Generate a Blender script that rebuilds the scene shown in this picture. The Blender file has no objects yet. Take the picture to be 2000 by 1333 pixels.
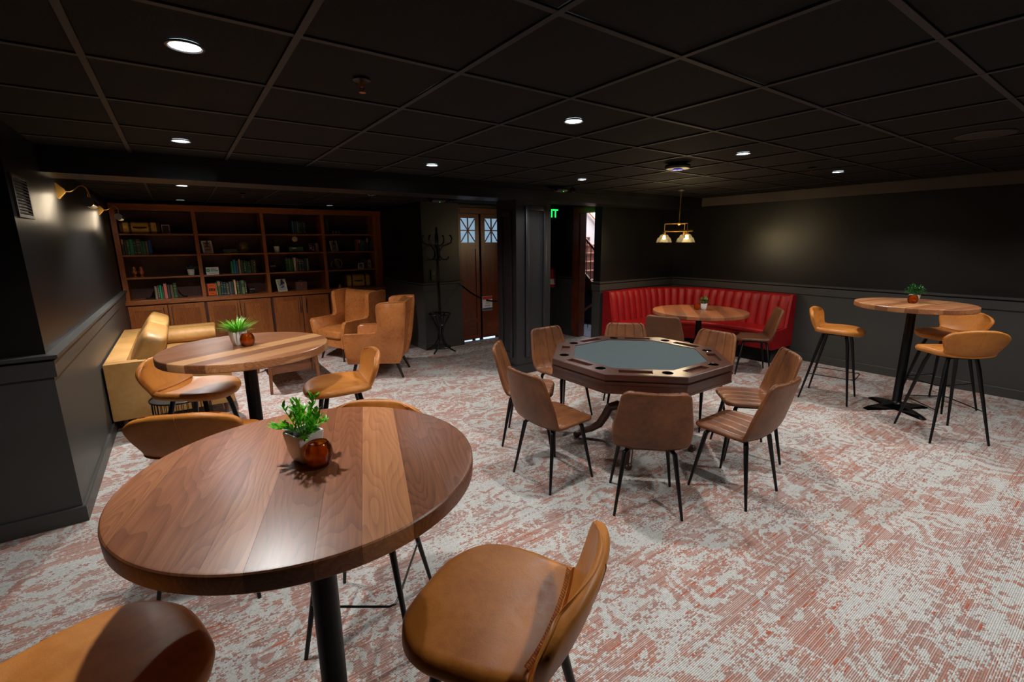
import bpy, bmesh, math, random
from mathutils import Vector, Matrix, noise
random.seed(7)
PI = math.pi
C = bpy.context.scene.collection
SC = bpy.context.scene

# ------------------------------------------------------------------ camera
H = 1.69
cam_d = bpy.data.cameras.new('camera'); cam = bpy.data.objects.new('camera', cam_d); C.objects.link(cam)
_yaw, _pit, _rol = math.radians(35.387), math.radians(12.11), math.radians(-.476)
_f = Vector((math.sin(_yaw)*math.cos(_pit), math.cos(_yaw)*math.cos(_pit), -math.sin(_pit)))
_r = Vector((math.cos(_yaw), -math.sin(_yaw), 0)); _u = _r.cross(_f)
_r2 = _r*math.cos(_rol)+_u*math.sin(_rol); _u2 = -_r*math.sin(_rol)+_u*math.cos(_rol)
M = Matrix((( _r2.x, _u2.x, -_f.x, 0), (_r2.y, _u2.y, -_f.y, 0), (_r2.z, _u2.z, -_f.z, H), (0, 0, 0, 1)))
cam.matrix_world = M
cam_d.sensor_width = 36.0; cam_d.lens = 900.48/2000*36.0; cam_d.clip_start = .02; cam_d.clip_end = 60
SC.camera = cam

# ------------------------------------------------------------------ world, exposure
w = bpy.data.worlds.new('world'); SC.world = w; w.use_nodes = True
w.node_tree.nodes['Background'].inputs[0].default_value = (.5, .6, .8, 1)
w.node_tree.nodes['Background'].inputs[1].default_value = .004
SC.view_settings.view_transform = 'Standard'; SC.view_settings.look = 'None'
SC.view_settings.gamma = 1; SC.view_settings.use_curve_mapping = False
SC.view_settings.exposure = 0.0

CEIL = 2.367; LCEIL = 2.30; BEAMZ = 2.19
XR, YB_, XL = 7.12, 5.08, -.70       # right wall, wall behind banquette, lounge left wall
SPOT = 88.0; LSPOT = 300.0

# ------------------------------------------------------------------ lamps that light the room (their fittings follow below)
def lamp(kind, name, loc, energy, col=(1,1,1), size=.05, rot=None, spot=None, blend=.5, parent=None, shape=None, sy=None):
    d = bpy.data.lights.new(name, kind); d.energy = energy; d.color = col
    if kind == 'AREA':
        d.size = size
        if shape: d.shape = shape
        if sy: d.size_y = sy
    else:
        d.shadow_soft_size = size
    if kind == 'SPOT': d.spot_size = math.radians(spot or 120); d.spot_blend = blend
    o = bpy.data.objects.new(name, d); C.objects.link(o); o.location = loc
    if rot: o.rotation_euler = rot
    if parent: o.parent = parent
    return o
DL_X = (.113, 1.942, 3.771, 5.60); DL_Y = (.278, 2.107, 3.936)
DOWN = [(x, y, CEIL) for x in DL_X for y in DL_Y if not (x > 5 and y > 3) and not (x < 0 and y > 3.7) and not (x < 1 and -1 < y < 1)]
LOUNGE = [(x, y, LCEIL) for x in (.127, 2.14) for y in (6.11, 8.16)]
HALL = [(3.97, 5.9, LCEIL)]
for k, (x, y, z) in enumerate(DOWN + LOUNGE + HALL):
    lamp('SPOT', 'downlight_lamp', (x, y, z+.03), SPOT if z == CEIL else LSPOT, (1, .965, .93), .03, spot=142, blend=.3)
lamp('AREA', 'stairwell_lamp', (7.3, 7.2, 4.4), 420, (.92, .96, 1), 1.0)
lamp('AREA', 'stairwell_lamp', (6.3, 5.9, 2.75), 10, (.85, .92, 1), .5)

# ------------------------------------------------------------------ helpers
def lin(h):
    if isinstance(h, (tuple, list)): return tuple(h[:3]) + (1,)
    v = [int(h[i:i+2], 16)/255 for i in (0, 2, 4)]
    return tuple((c/12.92 if c <= .04045 else ((c+.055)/1.055)**2.4) for c in v) + (1,)

class NT:
    def __init__(s, name):
        s.m = bpy.data.materials.new(name); s.m.use_nodes = True; s.t = s.m.node_tree; s.n = s.t.nodes; s.l = s.t.links
        s.b = s.n['Principled BSDF']
    def new(s, ty, **kw):
        n = s.n.new(ty)
        for k, v in kw.items(): setattr(n, k, v)
        return n
    def link(s, a, b): s.l.new(a, b)
    def math(s, op, a, b=None, c=None, clamp=False):
        n = s.new('ShaderNodeMath', operation=op); n.use_clamp = clamp
        for i, v in enumerate((a, b, c)):
            if v is None: continue
            if isinstance(v, (int, float)): n.inputs[i].default_value = v
            else: s.link(v, n.inputs[i])
        return n.outputs[0]
    def mix(s, f, a, b, mode='MIX'):
        n = s.new('ShaderNodeMix', data_type='RGBA', blend_type=mode)
        for i, v in ((0, f), (6, a), (7, b)):
            if isinstance(v, (int, float)): n.inputs[i].default_value = v
            elif isinstance(v, tuple): n.inputs[i].default_value = v
            else: s.link(v, n.inputs[i])
        return n.outputs[2]
    def coord(s, which='Object', scale=(1,1,1), rot=(0,0,0), rand=0.0):
        tc = s.new('ShaderNodeTexCoord'); mp = s.new('ShaderNodeMapping')
        mp.inputs['Scale'].default_value = scale; mp.inputs['Rotation'].default_value = rot
        s.link(tc.outputs[which], mp.inputs['Vector'])
        if rand:
            oi = s.new('ShaderNodeObjectInfo'); v = s.new('ShaderNodeVectorMath', operation='SCALE')
            cb = s.new('ShaderNodeCombineXYZ')
            for i in range(3): s.link(oi.outputs['Random'], cb.inputs[i])
            s.link(cb.outputs[0], v.inputs[0]); v.inputs['Scale'].default_value = rand
            a = s.new('ShaderNodeVectorMath', operation='ADD'); s.link(mp.outputs[0], a.inputs[0]); s.link(v.outputs[0], a.inputs[1])
            return a.outputs[0]
        return mp.outputs[0]
    def noise(s, vec, scale=5, detail=2, rough=.5, dist=0):
        n = s.new('ShaderNodeTexNoise'); n.inputs['Scale'].default_value = scale; n.inputs['Detail'].default_value = detail
        n.inputs['Roughness'].default_value = rough; n.inputs['Distortion'].default_value = dist
        if vec is not None: s.link(vec, n.inputs['Vector'])
        return n.outputs['Fac']
    def ramp(s, f, stops):
        r = s.new('ShaderNodeValToRGB'); e = r.color_ramp.elements
        while len(e) < len(stops): e.new(.5)
        for i, (p, c) in enumerate(stops): e[i].position = p; e[i].color = c if isinstance(c, tuple) and len(c) == 4 else lin(c)
        s.link(f, r.inputs[0]); return r.outputs[0]
    def bump(s, h, strength=.3, dist=.002):
        b = s.new('ShaderNodeBump'); b.inputs['Strength'].default_value = strength; b.inputs['Distance'].default_value = dist
        s.link(h, b.inputs['Height']); s.link(b.outputs[0], s.b.inputs['Normal']); return b
    def base(s, c):
        if isinstance(c, tuple): s.b.inputs['Base Color'].default_value = c
        else: s.link(c, s.b.inputs['Base Color'])
        return s
    def set(s, **kw):
        for k, v in kw.items():
            s.b.inputs[k.replace('_', ' ')].default_value = v
        return s

def plain(name, col, rough=.5, metal=0, var=.12, scale=30, bump=.0, coat=0):
    t = NT(name); c = lin(col); v = t.coord()
    n = t.noise(v, scale, 3)
    d = tuple(x*(1-var) for x in c[:3])+(1,); u = tuple(min(1, x*(1+var)) for x in c[:3])+(1,)
    t.base(t.mix(n, d, u)); t.set(Roughness=rough, Metallic=metal)
    if bump: t.bump(t.noise(v, scale*6, 3), bump, .001)
    if coat: t.set(Coat_Weight=coat)
    return t.m
def emit(name, col, st):
    t = NT(name); t.set(Roughness=.4); t.base(lin(col)); t.b.inputs['Emission Color'].default_value = lin(col); t.b.inputs['Emission Strength'].default_value = st
    return t.m
def leather(name, c1, c2, rough=.38, sc=1.0, bump=.25):
    t = NT(name); v = t.coord(rand=9.0)
    a = t.noise(v, 3.2*sc, 4, .6, .6); b = t.noise(v, 38*sc, 4, .6)
    f = t.math('ADD', t.math('MULTIPLY', a, .8), t.math('MULTIPLY', b, .28))
    t.base(t.ramp(f, [(.36, c1), (.72, c2)]))
    g = t.noise(v, 260*sc, 2); cr = t.noise(v, 22*sc, 5, .65, 1.2)
    t.bump(t.math('ADD', t.math('MULTIPLY', g, .35), cr), bump, .0025)
    t.link(t.ramp(b, [(.3, (rough-.06,)*3+(1,)), (.7, (rough+.1,)*3+(1,))]), t.b.inputs['Roughness'])
    t.set(Specular_IOR_Level=.36)
    return t.m
def wood(name, dark, mid, light, rings=11, rough=.3, bump=.12, tone=.35, stretch=(1.1, 7, 7), coat=0.0, fig=.2, fibre=.5, bycolor=False, streak=0.0):
    """grain runs along object X; every object gets its own figure and tone"""
    t = NT(name); v = t.coord(scale=stretch, rand=37.0)
    n = t.noise(v, 1.0, 2.0, .45, .25)
    r = t.math('FRACT', t.math('MULTIPLY', n, rings))
    saw = t.math('MULTIPLY', t.math('POWER', r, 2.2), 1.0)          # growth rings: slow brightening, then a dark late-wood line
    v2 = t.coord(scale=(stretch[0]*4, stretch[1]*30, stretch[2]*30), rand=11.0)
    fib = t.noise(v2, 1.0, 4, .6)
    v3 = t.coord(scale=(stretch[0]*.8, stretch[1]*.5, stretch[2]*.5), rand=23.0); cloud = t.noise(v3, 1.0, 2)
    f = t.math('ADD', t.math('ADD', .5, t.math('MULTIPLY', t.math('SUBTRACT', .35, saw), fig)), t.math('MULTIPLY', t.math('SUBTRACT', fib, .5), fibre))
    f = t.math('ADD', f, t.math('MULTIPLY', t.math('SUBTRACT', cloud, .5), .55))
    oi = t.new('ShaderNodeObjectInfo')
    tv = oi.outputs['Random']
    if bycolor:
        sp = t.new('ShaderNodeSeparateColor'); t.link(oi.outputs['Color'], sp.inputs[0]); tv = sp.outputs[0]
    f = t.math('ADD', f, t.math('MULTIPLY', t.math('SUBTRACT', tv, .5), tone))
    if streak:
        v4 = t.coord(scale=(.5, 16, 16), rand=5.0); f = t.math('ADD', f, t.math('MULTIPLY', t.math('SUBTRACT', t.noise(v4, 1.0, 1), .62, clamp=True), streak))
    t.base(t.ramp(f, [(.12, dark), (.5, mid), (.92, light)]))
    t.bump(fib, bump, .001); t.set(Roughness=rough)
    if coat: t.set(Coat_Weight=coat, Coat_Roughness=.28)
    return t.m

M_ = {}
def build_materials():
    # carpet
    t = NT('woven_carpet'); co = t.coord()
    sx = t.new('ShaderNodeSeparateXYZ'); t.link(co, sx.inputs[0]); X, Y = sx.outputs[0], sx.outputs[1]
    wob = t.noise(co, 3.0, 2)
    rib = t.math('MULTIPLY', Y, 1/.0072)
    ribi = t.math('FLOOR', rib); ribf = t.math('FRACT', rib)
    def hashed(a, b, seed):
        cb = t.new('ShaderNodeCombineXYZ'); t.link(a, cb.inputs[0]); t.link(b, cb.inputs[1]); cb.inputs[2].default_value = seed
        wn = t.new('ShaderNodeTexWhiteNoise', noise_dimensions='3D'); t.link(cb.outputs[0], wn.inputs['Vector']); return wn.outputs['Value']
    r_rib = hashed(ribi, ribi, 1.3)
    xi = t.math('FLOOR', t.math('ADD', t.math('MULTIPLY', X, 1/.015), t.math('MULTIPLY', r_rib, 7)))
    xs = t.math('FLOOR', t.math('ADD', t.math('MULTIPLY', X, 1/.0065), t.math('MULTIPLY', r_rib, 5)))
    h1 = hashed(ribi, xi, 2.0); h2 = hashed(ribi, xs, 5.0)
    # scrolls: rings around scattered centres, bent by noise
    def vnoise(scale, amp):
        n = t.new('ShaderNodeTexNoise'); n.inputs['Scale'].default_value = scale; n.inputs['Detail'].default_value = 1
        t.link(co, n.inputs['Vector'])
        s = t.new('ShaderNodeVectorMath', operation='MULTIPLY_ADD'); t.link(n.outputs['Color'], s.inputs[0]); s.inputs[1].default_value = (amp,)*3; s.inputs[2].default_value = (0, 0, 0)
        a = t.new('ShaderNodeVectorMath', operation='ADD'); t.link(co, a.inputs[0]); t.link(s.outputs[0], a.inputs[1]); return a.outputs[0]
    dv = vnoise(4.5, .30)
    vo = t.new('ShaderNodeTexVoronoi', feature='F1'); vo.inputs['Scale'].default_value = 2.7; t.link(dv, vo.inputs['Vector'])
    ring = t.math('SINE', t.math('MULTIPLY', vo.outputs['Distance'], 30))
    keep = t.noise(co, 2.6, 2)
    dv2 = vnoise(8, .14)
    mp = t.new('ShaderNodeMapping'); mp.inputs['Scale'].default_value = (.62, 1.15, 1); t.link(dv2, mp.inputs[0])
    blob = t.noise(mp.outputs[0], 5.2, 2, .5)
    sc = t.math('MULTIPLY', ring, t.math('MULTIPLY', t.math('SUBTRACT', keep, .36, clamp=True), 2.5))
    dv3 = vnoise(7, .16); vo2 = t.new('ShaderNodeTexVoronoi', feature='F1'); vo2.inputs['Scale'].default_value = 5.6; t.link(dv3, vo2.inputs['Vector'])
    ring2 = t.math('SINE', t.math('ADD', t.math('MULTIPLY', vo2.outputs['Distance'], 21), 1.2)); keep2 = t.noise(co, 4.1, 1)
    sc = t.math('ADD', sc, t.math('MULTIPLY', ring2, t.math('MULTIPLY', t.math('SUBTRACT', keep2, .46, clamp=True), 3.6)))
    m = t.math('ADD', t.math('MULTIPLY', t.math('SUBTRACT', blob, .5), 3.6), t.math('MULTIPLY', sc, 1.25))
    stv = t.coord(scale=(3.2, 30, 1)); m = t.math('ADD', m, t.math('MULTIPLY', t.math('SUBTRACT', t.noise(stv, 1.0, 2), .5), 2.2))
    worn = t.noise(co, 1.4, 2)
    amt = t.math('ADD', .35, t.math('MULTIPLY', worn, 1.9))
    m = t.math('ADD', m, t.math('MULTIPLY', t.math('SUBTRACT', h1, .5), amt))
    m = t.math('ADD', m, t.math('MULTIPLY', t.math('SUBTRACT', h2, .5), .6))
    white = t.math('GREATER_THAN', m, .06)
    # warm ground colours
    g = t.ramp(h2, [(0, '867672'), (.2, '9c7062'), (.5, 'aa8072'), (.72, 'aa7464'), (.93, 'b0887a')]); 
    patch = t.noise(co, 2.0, 2)
    grey = t.ramp(h1, [(0, '7c7072'), (.5, '9d8c88'), (1, 'aa968c')])
    g = t.mix(t.math('MULTIPLY', t.math('SUBTRACT', patch, .42, clamp=True), 2.6, clamp=True), g, grey)
    org = t.math('GREATER_THAN', hashed(ribi, t.math('FLOOR', t.math('MULTIPLY', X, 18)), 9.0), .965)
    g = t.mix(org, g, lin('a8593f'))
    wc = t.mix(h2, lin('a9aaa6'), lin('c4c5c1'))
    c = t.mix(white, g, wc)
    # the ridge of every rib catches a little pale yarn
    ridge = t.math('MULTIPLY', t.math('GREATER_THAN', r_rib, .45), t.math('GREATER_THAN', ribf, .62))
    c = t.mix(t.math('MULTIPLY', ridge, .5), c, lin('cfcbc4'))
    gap = t.math('LESS_THAN', ribf, .2)
    c = t.mix(t.math('MULTIPLY', gap, .38), c, lin('4c4341'))  # shade between the ribs is put into the colour
    t.base(c); t.set(Roughness=.95, Specular_IOR_Level=.15)
    hgt = t.math('ADD', t.math('SINE', t.math('MULTIPLY', ribf, PI)), t.math('MULTIPLY', h2, .5))
    t.bump(hgt, .5, .003)
    M_['carpet'] = t.m
    # paints
    for nm, col, ro in (('black_paint', '111111', .36), ('grey_paint', '3b3b39', .42), ('beam_paint', '0f0f11', .42), ('column_paint', '1c1d20', .38), ('band_paint', '433b33', .5)):
        t = NT(nm); v = t.coord(); n = t.noise(v, 1.6, 3)
        cc = lin(col); t.base(t.mix(n, tuple(x*.85 for x in cc[:3])+(1,), tuple(x*1.15 for x in cc[:3])+(1,)))
        t.set(Roughness=ro); st = t.coord(scale=(3, 3, 1)); t.bump(t.math('ADD', t.noise(v, 420, 2), t.math('MULTIPLY', t.noise(st, 6, 2), .6)), .12, .0012)
        M_[nm] = t.m
    t = NT('ceiling_tile'); v = t.coord('Object')
    n = t.noise(v, 170, 3, .7); t.base(t.ramp(n, [(.36, '060606'), (.52, '191716'), (.7, '211e1c')])); t.set(Roughness=.85, Specular_IOR_Level=.2); t.bump(n, .5, .003); M_['tile'] = t.m
    M_['grid'] = plain('ceiling_grid_metal', '0d0c0c', .6)
    M_['walnut'] = wood('walnut', '4e2c1a', '935a3a', 'cb8d5e', rings=34, rough=.36, stretch=(.9, 5.0, 5.0), tone=.8, coat=.1, fig=.16, fibre=.42, bycolor=True)
    M_['walnut_warm'] = wood('walnut_warm', '4e2c18', '945e3c', 'd09c66', rings=26, rough=.36, stretch=(.7, 6, 6), tone=.8, coat=.1, fig=.14, fibre=.42, bycolor=True, streak=2.6)
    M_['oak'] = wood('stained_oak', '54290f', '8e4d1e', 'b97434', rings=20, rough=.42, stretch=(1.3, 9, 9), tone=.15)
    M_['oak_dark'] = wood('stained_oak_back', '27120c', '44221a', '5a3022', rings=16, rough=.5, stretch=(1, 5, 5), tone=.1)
    M_['door_wood'] = wood('door_mahogany', '3a170a', '70300f', '914a1c', rings=10, rough=.3, stretch=(.7, 9, 9), tone=.15, coat=.2)
    M_['poker_wood'] = wood('poker_table_wood', '22100b', '43241a', '5c3526', rings=10, rough=.3, stretch=(2, 10, 10), tone=.12, coat=.3)
    M_['teak'] = wood('coffee_table_wood', '4a2815', '7d4a2b', '9c6540', rings=10, rough=.4, stretch=(1.5, 9, 9), tone=.15)
    M_['tan'] = leather('tan_leather', 'a25e1e', 'cf873c', .42)
    M_['chair_tan'] = leather('armchair_leather', '985528', 'c47c42', .3, .8, .25)
    M_['brown'] = leather('brown_leather', '4f2d18', '87532f', .4)
    M_['brown_plain'] = leather('brown_leather_plain', '4c2f1d', '70482e', .48)
    M_['dark_edge'] = leather('dark_leather', '1d0f0b', '33201a', .35)
    M_['sofa'] = leather('sofa_leather', '9a6c34', 'bd9258', .5, .6, .15)
    M_['red'] = leather('red_vinyl', '80050a', '9c0c12', .5, 1.5, .12)
    M_['metal'] = plain('black_metal', '101011', .35, .4, .1)
    M_['metal_gloss'] = plain('black_lacquer', '0a0a0a', .16, 0, .1)
    M_['steel'] = plain('brushed_steel', 'b8b8ba', .3, 1)
    M_['brass'] = plain('brass', 'c2964a', .28, .7, .1)
    M_['gold'] = plain('aged_gold', 'c9a868', .32, .55, .1)
    M_['copper'] = plain('copper', 'b06a44', .3, .45, .2)
    t = NT('green_felt'); v = t.coord(); t.base(t.ramp(t.noise(v, 500, 2), [(.3, '364042'), (.7, '475153')])); t.set(Roughness=.9, Specular_IOR_Level=.15); t.bump(t.noise(v, 900, 2), .3, .001); M_['felt'] = t.m
    M_['white_pot'] = plain('white_ceramic', 'eeeeea', .22, 0, .02)
    M_['soil'] = plain('soil', '2a221a', .9, 0, .5, 90)
    M_['white'] = plain('white_plaster', 'd8d8dc', .7, 0, .04, 4)
    M_['navy'] = plain('navy_paint', '1b2233', .5)
    M_['stair'] = plain('stair_brown', '6b4438', .6, 0, .15, 20)
    M_['rail_wood'] = plain('handrail_wood', 'a5583a', .35, 0, .2)
    M_['blackplastic'] = plain('black_plastic', '0f0f10', .4)
    M_['greyplastic'] = plain('grey_plastic', '3c3c40', .35)
    M_['brown_strap'] = leather('strap_leather', '3a2014', '58341f', .45)
    M_['canvas'] = plain('yellow_canvas', 'cba648', .7, 0, .12, 220, .3)
    M_['tan_wood'] = plain('plywood_edge', 'b28a5a', .5, 0, .15)
    M_['bluegrey_carpet'] = plain('stair_lobby_carpet', '8d94a4', .95, 0, .6, 16)
    def glass(name, col, rough=.02, ior=1.45):
        t = NT(name); t.base(lin(col)); t.set(Roughness=rough, IOR=ior); t.b.inputs['Transmission Weight'].default_value = 1.0; return t.m
    def thin_glass(name, tint, gl=.06, rough=.05, body=0.0, bodycol=None):
        t = NT(name); t.n.remove(t.b); out = t.n['Material Output']
        tr = t.new('ShaderNodeBsdfTransparent'); tr.inputs[0].default_value = lin(tint)
        g = t.new('ShaderNodeBsdfGlossy'); g.inputs['Roughness'].default_value = rough
        fr = t.new('ShaderNodeFresnel'); fr.inputs[0].default_value = 1.5
        m1 = t.new('ShaderNodeMixShader'); src = tr.outputs[0]
        if body:
            tl = t.new('ShaderNodeBsdfTranslucent'); tl.inputs[0].default_value = lin(bodycol); mb_ = t.new('ShaderNodeMixShader'); mb_.inputs[0].default_value = body
            t.link(tr.outputs[0], mb_.inputs[1]); t.link(tl.outputs[0], mb_.inputs[2]); src = mb_.outputs[0]
        t.link(fr.outputs[0], m1.inputs[0]); t.link(src, m1.inputs[1]); t.link(g.outputs[0], m1.inputs[2]); t.link(m1.outputs[0], out.inputs[0]); return t.m
    M_['amber'] = thin_glass('amber_glass', 'ffd99c', body=.45, bodycol='f0951c'); M_['clear'] = thin_glass('clear_glass', 'f4f3ea', body=.015, bodycol='fff2d0')
    M_['smoke'] = thin_glass('bluish_glass', '8fb4cc', body=.15, bodycol='8fb4cc')
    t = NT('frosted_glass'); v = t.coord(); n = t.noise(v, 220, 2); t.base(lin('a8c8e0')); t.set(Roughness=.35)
    t.link(t.ramp(n, [(.3, '5f93bd'), (.6, 'a9cdea'), (.8, 'd2e8fa')]), t.b.inputs['Emission Color']); t.b.inputs['Emission Strength'].default_value = .62; M_['frost'] = t.m  # daylight behind the door panes is put into the glass as emission
    for k, a, b in (('leaf_bright', '2a9a14', '86e01e'), ('leaf_dark', '15451c', '2f7d34'), ('leaf_euc', '4d6f63', '86a597'), ('leaf_shelf', '1f3a12', '3f6a22'), ('grass_leaf', '349a18', '90e03a')):
        t = NT(k); v = t.coord(rand=3.0); t.base(t.ramp(t.noise(v, 60, 2), [(.3, a), (.7, b)])); t.set(Roughness=.35); M_[k] = t.m
    M_['lens'] = emit('reflector_glow', 'e6f6ff', 1.0)  # for the reflector cones; lamplight caught in them is put in as glow
    M_['led_disc'] = emit('led_disc', 'e8f4ff', 14)
    M_['bulb'] = emit('warm_bulb', 'ffd796', 22)
    M_['exit_green'] = emit('exit_green', '18ff5a', 2.2)
    M_['led_green'] = emit('green_led', '20ff40', 3)
    M_['led_blue'] = emit('blue_led_ring', '3a55ff', .5)
    M_['ref'] = plain('lamp_reflector', 'b9cdd6', .3, .3)
build_materials()
def pm(col, rough=.6, _c={}):
    k = (col, rough)
    if k not in _c: _c[k] = plain('cloth_' + col, col, rough, 0, .15, 60)
    return _c[k]

class MB:
    def __init__(s): s.v = []; s.f = []
    def add(s, vs, fs):
        o = len(s.v); s.v += [tuple(v) for v in vs]; s.f += [tuple(i+o for i in f) for f in fs]; return s
    def box(s, x0, y0, z0, x1, y1, z1, rot=None, bev=0.0):
        bm = bmesh.new(); bmesh.ops.create_cube(bm, size=1)
        for v in bm.verts: v.co = Vector(((x0+x1)/2+v.co.x*(x1-x0), (y0+y1)/2+v.co.y*(y1-y0), (z0+z1)/2+v.co.z*(z1-z0)))
        if bev: bmesh.ops.bevel(bm, geom=bm.edges[:], offset=bev, segments=2, affect='EDGES', profile=.6)
        bm.verts.index_update(); vs = [v.co.copy() for v in bm.verts]; fs = [[v.index for v in f.verts] for f in bm.faces]; bm.free()
        if rot: vs = [rot @ v for v in vs]
        return s.add(vs, fs)
    def lathe(s, prof, n=32, c=(0, 0, 0), close=True):
        vs = []; fs = []
        for r, z in prof:
            for i in range(n): a = 2*PI*i/n; vs.append((c[0]+r*math.cos(a), c[1]+r*math.sin(a), c[2]+z))
        m = len(prof)
        for j in range(m-1):
            for i in range(n): k = (i+1) % n; fs.append((j*n+i, j*n+k, (j+1)*n+k, (j+1)*n+i))
        if close: fs.append(tuple(range(n-1, -1, -1))); fs.append(tuple((m-1)*n+i for i in range(n)))
        return s.add(vs, fs)
    def tube(s, path, r, n=10, closed=False, cap=True):
        P = [Vector(p) for p in path]; m = len(P); R = r if isinstance(r, (list, tuple)) else [r]*m
        vs = []; fs = []; up = None
        for j in range(m):
            if closed: d = P[(j+1) % m]-P[j-1]
            else: d = P[min(j+1, m-1)]-P[max(j-1, 0)]
            d.normalize()
            if up is None: up = Vector((0, 0, 1)) if abs(d.z) < .9 else Vector((1, 0, 0))
            a = d.cross(up)
            if a.length < 1e-5: a = d.cross(Vector((0, 1, 0)))
            a.normalize(); b = a.cross(d).normalized(); up = b
            for i in range(n): t = 2*PI*i/n; vs.append(P[j]+a*math.cos(t)*R[j]+b*math.sin(t)*R[j])
        for j in range(m if closed else m-1):
            q = (j+1) % m
            for i in range(n): k = (i+1) % n; fs.append((j*n+i, j*n+k, q*n+k, q*n+i))
        if cap and not closed: fs.append(tuple(range(n-1, -1, -1))); fs.append(tuple((m-1)*n+i for i in range(n)))
        return s.add(vs, fs)
    def prism(s, pts, z0, z1):
        n = len(pts); vs = [(p[0], p[1], z0) for p in pts]+[(p[0], p[1], z1) for p in pts]
        fs = [tuple(range(n-1, -1, -1)), tuple(range(n, 2*n))]+[(i, (i+1) % n, n+(i+1) % n, n+i) for i in range(n)]
        return s.add(vs, fs)
    def layers(s, rings):
        n = len(rings[0]); vs = [p for r in rings for p in r]; fs = []
        for j in range(len(rings)-1):
            for i in range(n): k = (i+1) % n; fs.append((j*n+i, j*n+k, (j+1)*n+k, (j+1)*n+i))
        fs.append(tuple(range(n-1, -1, -1))); fs.append(tuple((len(rings)-1)*n+i for i in range(n)))
        return s.add(vs, fs)
    def sphere(s, c, r, n=16, m=10, sc=(1, 1, 1)):
        prof = [(max(1e-4, r*math.sin(PI*j/m)), -r*math.cos(PI*j/m)) for j in range(m+1)]
        b = MB().lathe(prof, n); return s.add([(c[0]+v[0]*sc[0], c[1]+v[1]*sc[1], c[2]+v[2]*sc[2]) for v in b.v], b.f)
    def xf(s, mat): s.v = [tuple(mat @ Vector(v)) for v in s.v]; return s
    def mesh(s, name, mat, smooth=True, ang=40):
        me = bpy.data.meshes.new(name); me.from_pydata(s.v, [], s.f); me.validate()
        bm = bmesh.new(); bm.from_mesh(me); bmesh.ops.recalc_face_normals(bm, faces=bm.faces[:])
        if smooth:
            for f in bm.faces: f.smooth = True
            for e in bm.edges:
                if len(e.link_faces) == 2 and e.calc_face_angle(0) > math.radians(ang): e.smooth = False
        bm.to_mesh(me); bm.free(); me.materials.append(mat); return me
    def build(s, name, mat, parent=None, smooth=True, loc=(0, 0, 0), rot=(0, 0, 0), ang=40, kind=None, label=None):
        return put(name, s.mesh(name, mat, smooth, ang), parent, loc, rot, kind, label)
def put(name, me, parent=None, loc=(0, 0, 0), rot=(0, 0, 0), kind=None, label=None):
    o = bpy.data.objects.new(name, me); C.objects.link(o); o.location = loc; o.rotation_euler = rot
    if parent: o.parent = parent
    if kind: o['kind'] = kind
    if label: o['label'] = label
    return o
def thing(name, label, cat, loc=(0, 0, 0), rz=0, group=None):
    o = bpy.data.objects.new(name, None); C.objects.link(o); o.empty_display_size = .1
    o.location = loc; o.rotation_euler = (0, 0, rz); return tag(o, label, cat, group)
def tag(o, label, cat, group=None):
    o['label'] = label; o['category'] = cat
    if group: o['group'] = group
    return o
def struct(name, mb, mat, parent=None, smooth=False, **k):
    o = mb.build(name, mat, parent, smooth, **k)
    if not parent: o['kind'] = 'structure'
    return o
def copy_tree(o, parent=None):
    c = o.copy(); C.objects.link(c); c.parent = parent
    for ch in list(o.children): copy_tree(ch, c)
    return c
def place(first, used, loc, rz, label, group=None):
    o = first if not used[0] else copy_tree(first)
    used[0] = True; o.location = loc; o.rotation_euler = (0, 0, rz); o['label'] = label
    if group: o['group'] = group
    return o
def ev(o):
    """apply an object's modifiers and hand back the plain mesh"""
    dg = bpy.context.evaluated_depsgraph_get(); dg.update(); me = bpy.data.meshes.new_from_object(o.evaluated_get(dg)); return me
def cut(me, cutters, name):
    o = bpy.data.objects.new('tmp', me); C.objects.link(o); cs = []
    for c in cutters:
        k = bpy.data.objects.new('tmpc', c); C.objects.link(k); cs.append(k)
        m = o.modifiers.new('b', 'BOOLEAN'); m.operation = 'DIFFERENCE'; m.object = k; m.solver = 'EXACT'
    bpy.context.view_layer.update(); r = ev(o); r.name = name
    for k in cs: bpy.data.objects.remove(k)
    bpy.data.objects.remove(o); return r

# ------------------------------------------------------------------ floor, walls
FL = struct('floor', MB().box(-3.4, -3.2, -.1, 9.3, 10.0, 0), M_['carpet'])
BK, GP = M_['black_paint'], M_['grey_paint']
def wallbox(name, x0, y0, x1, y1, z0=0, z1=2.75, mat=None): return struct(name, MB().box(x0, y0, z0, x1, y1, z1), mat or BK)
wallbox('wall_left', -3.2, 3.70, XL, 8.95)                       # the lounge's side wall ends in a broad stub facing the room
wallbox('wall_back', XL, 8.78, 3.2, 8.95)
wallbox('wall_lounge_right', 3.08, 6.70, 3.72, 8.78)
wallbox('wall_hall_back', 3.72, 6.87, 5.72, 7.05)
DOOR_Y0, DOOR_Y1 = 5.24, 6.00
wh = MB().box(5.72, DOOR_Y1, 0, 5.86, 7.05, 2.75).box(5.72, DOOR_Y0, 2.17, 5.86, DOOR_Y1, 2.75).box(5.72, 5.2, 0, 5.86, DOOR_Y0, 2.75)
struct('wall_hall_right', wh, BK)
wallbox('wall_banquette', 5.30, YB_, XR+.15, 5.23)
wallbox('wall_right', XR, -3.2, XR+.15, YB_)
wallbox('wall_rear', -3.3, -3.3, XR+.15, -3.2)
wallbox('wall_far_left', -3.3, -3.2, -3.2, 3.9)
struct('trim_1', MB().box(XR-.004, -3.2, 2.235, XR+.01, 4.60, CEIL), M_['band_paint'])
BP = M_['beam_paint']
struct('beam', MB().box(XL-.3, 4.60, BEAMZ, XR+.02, 4.98, 2.75), BP)
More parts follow.
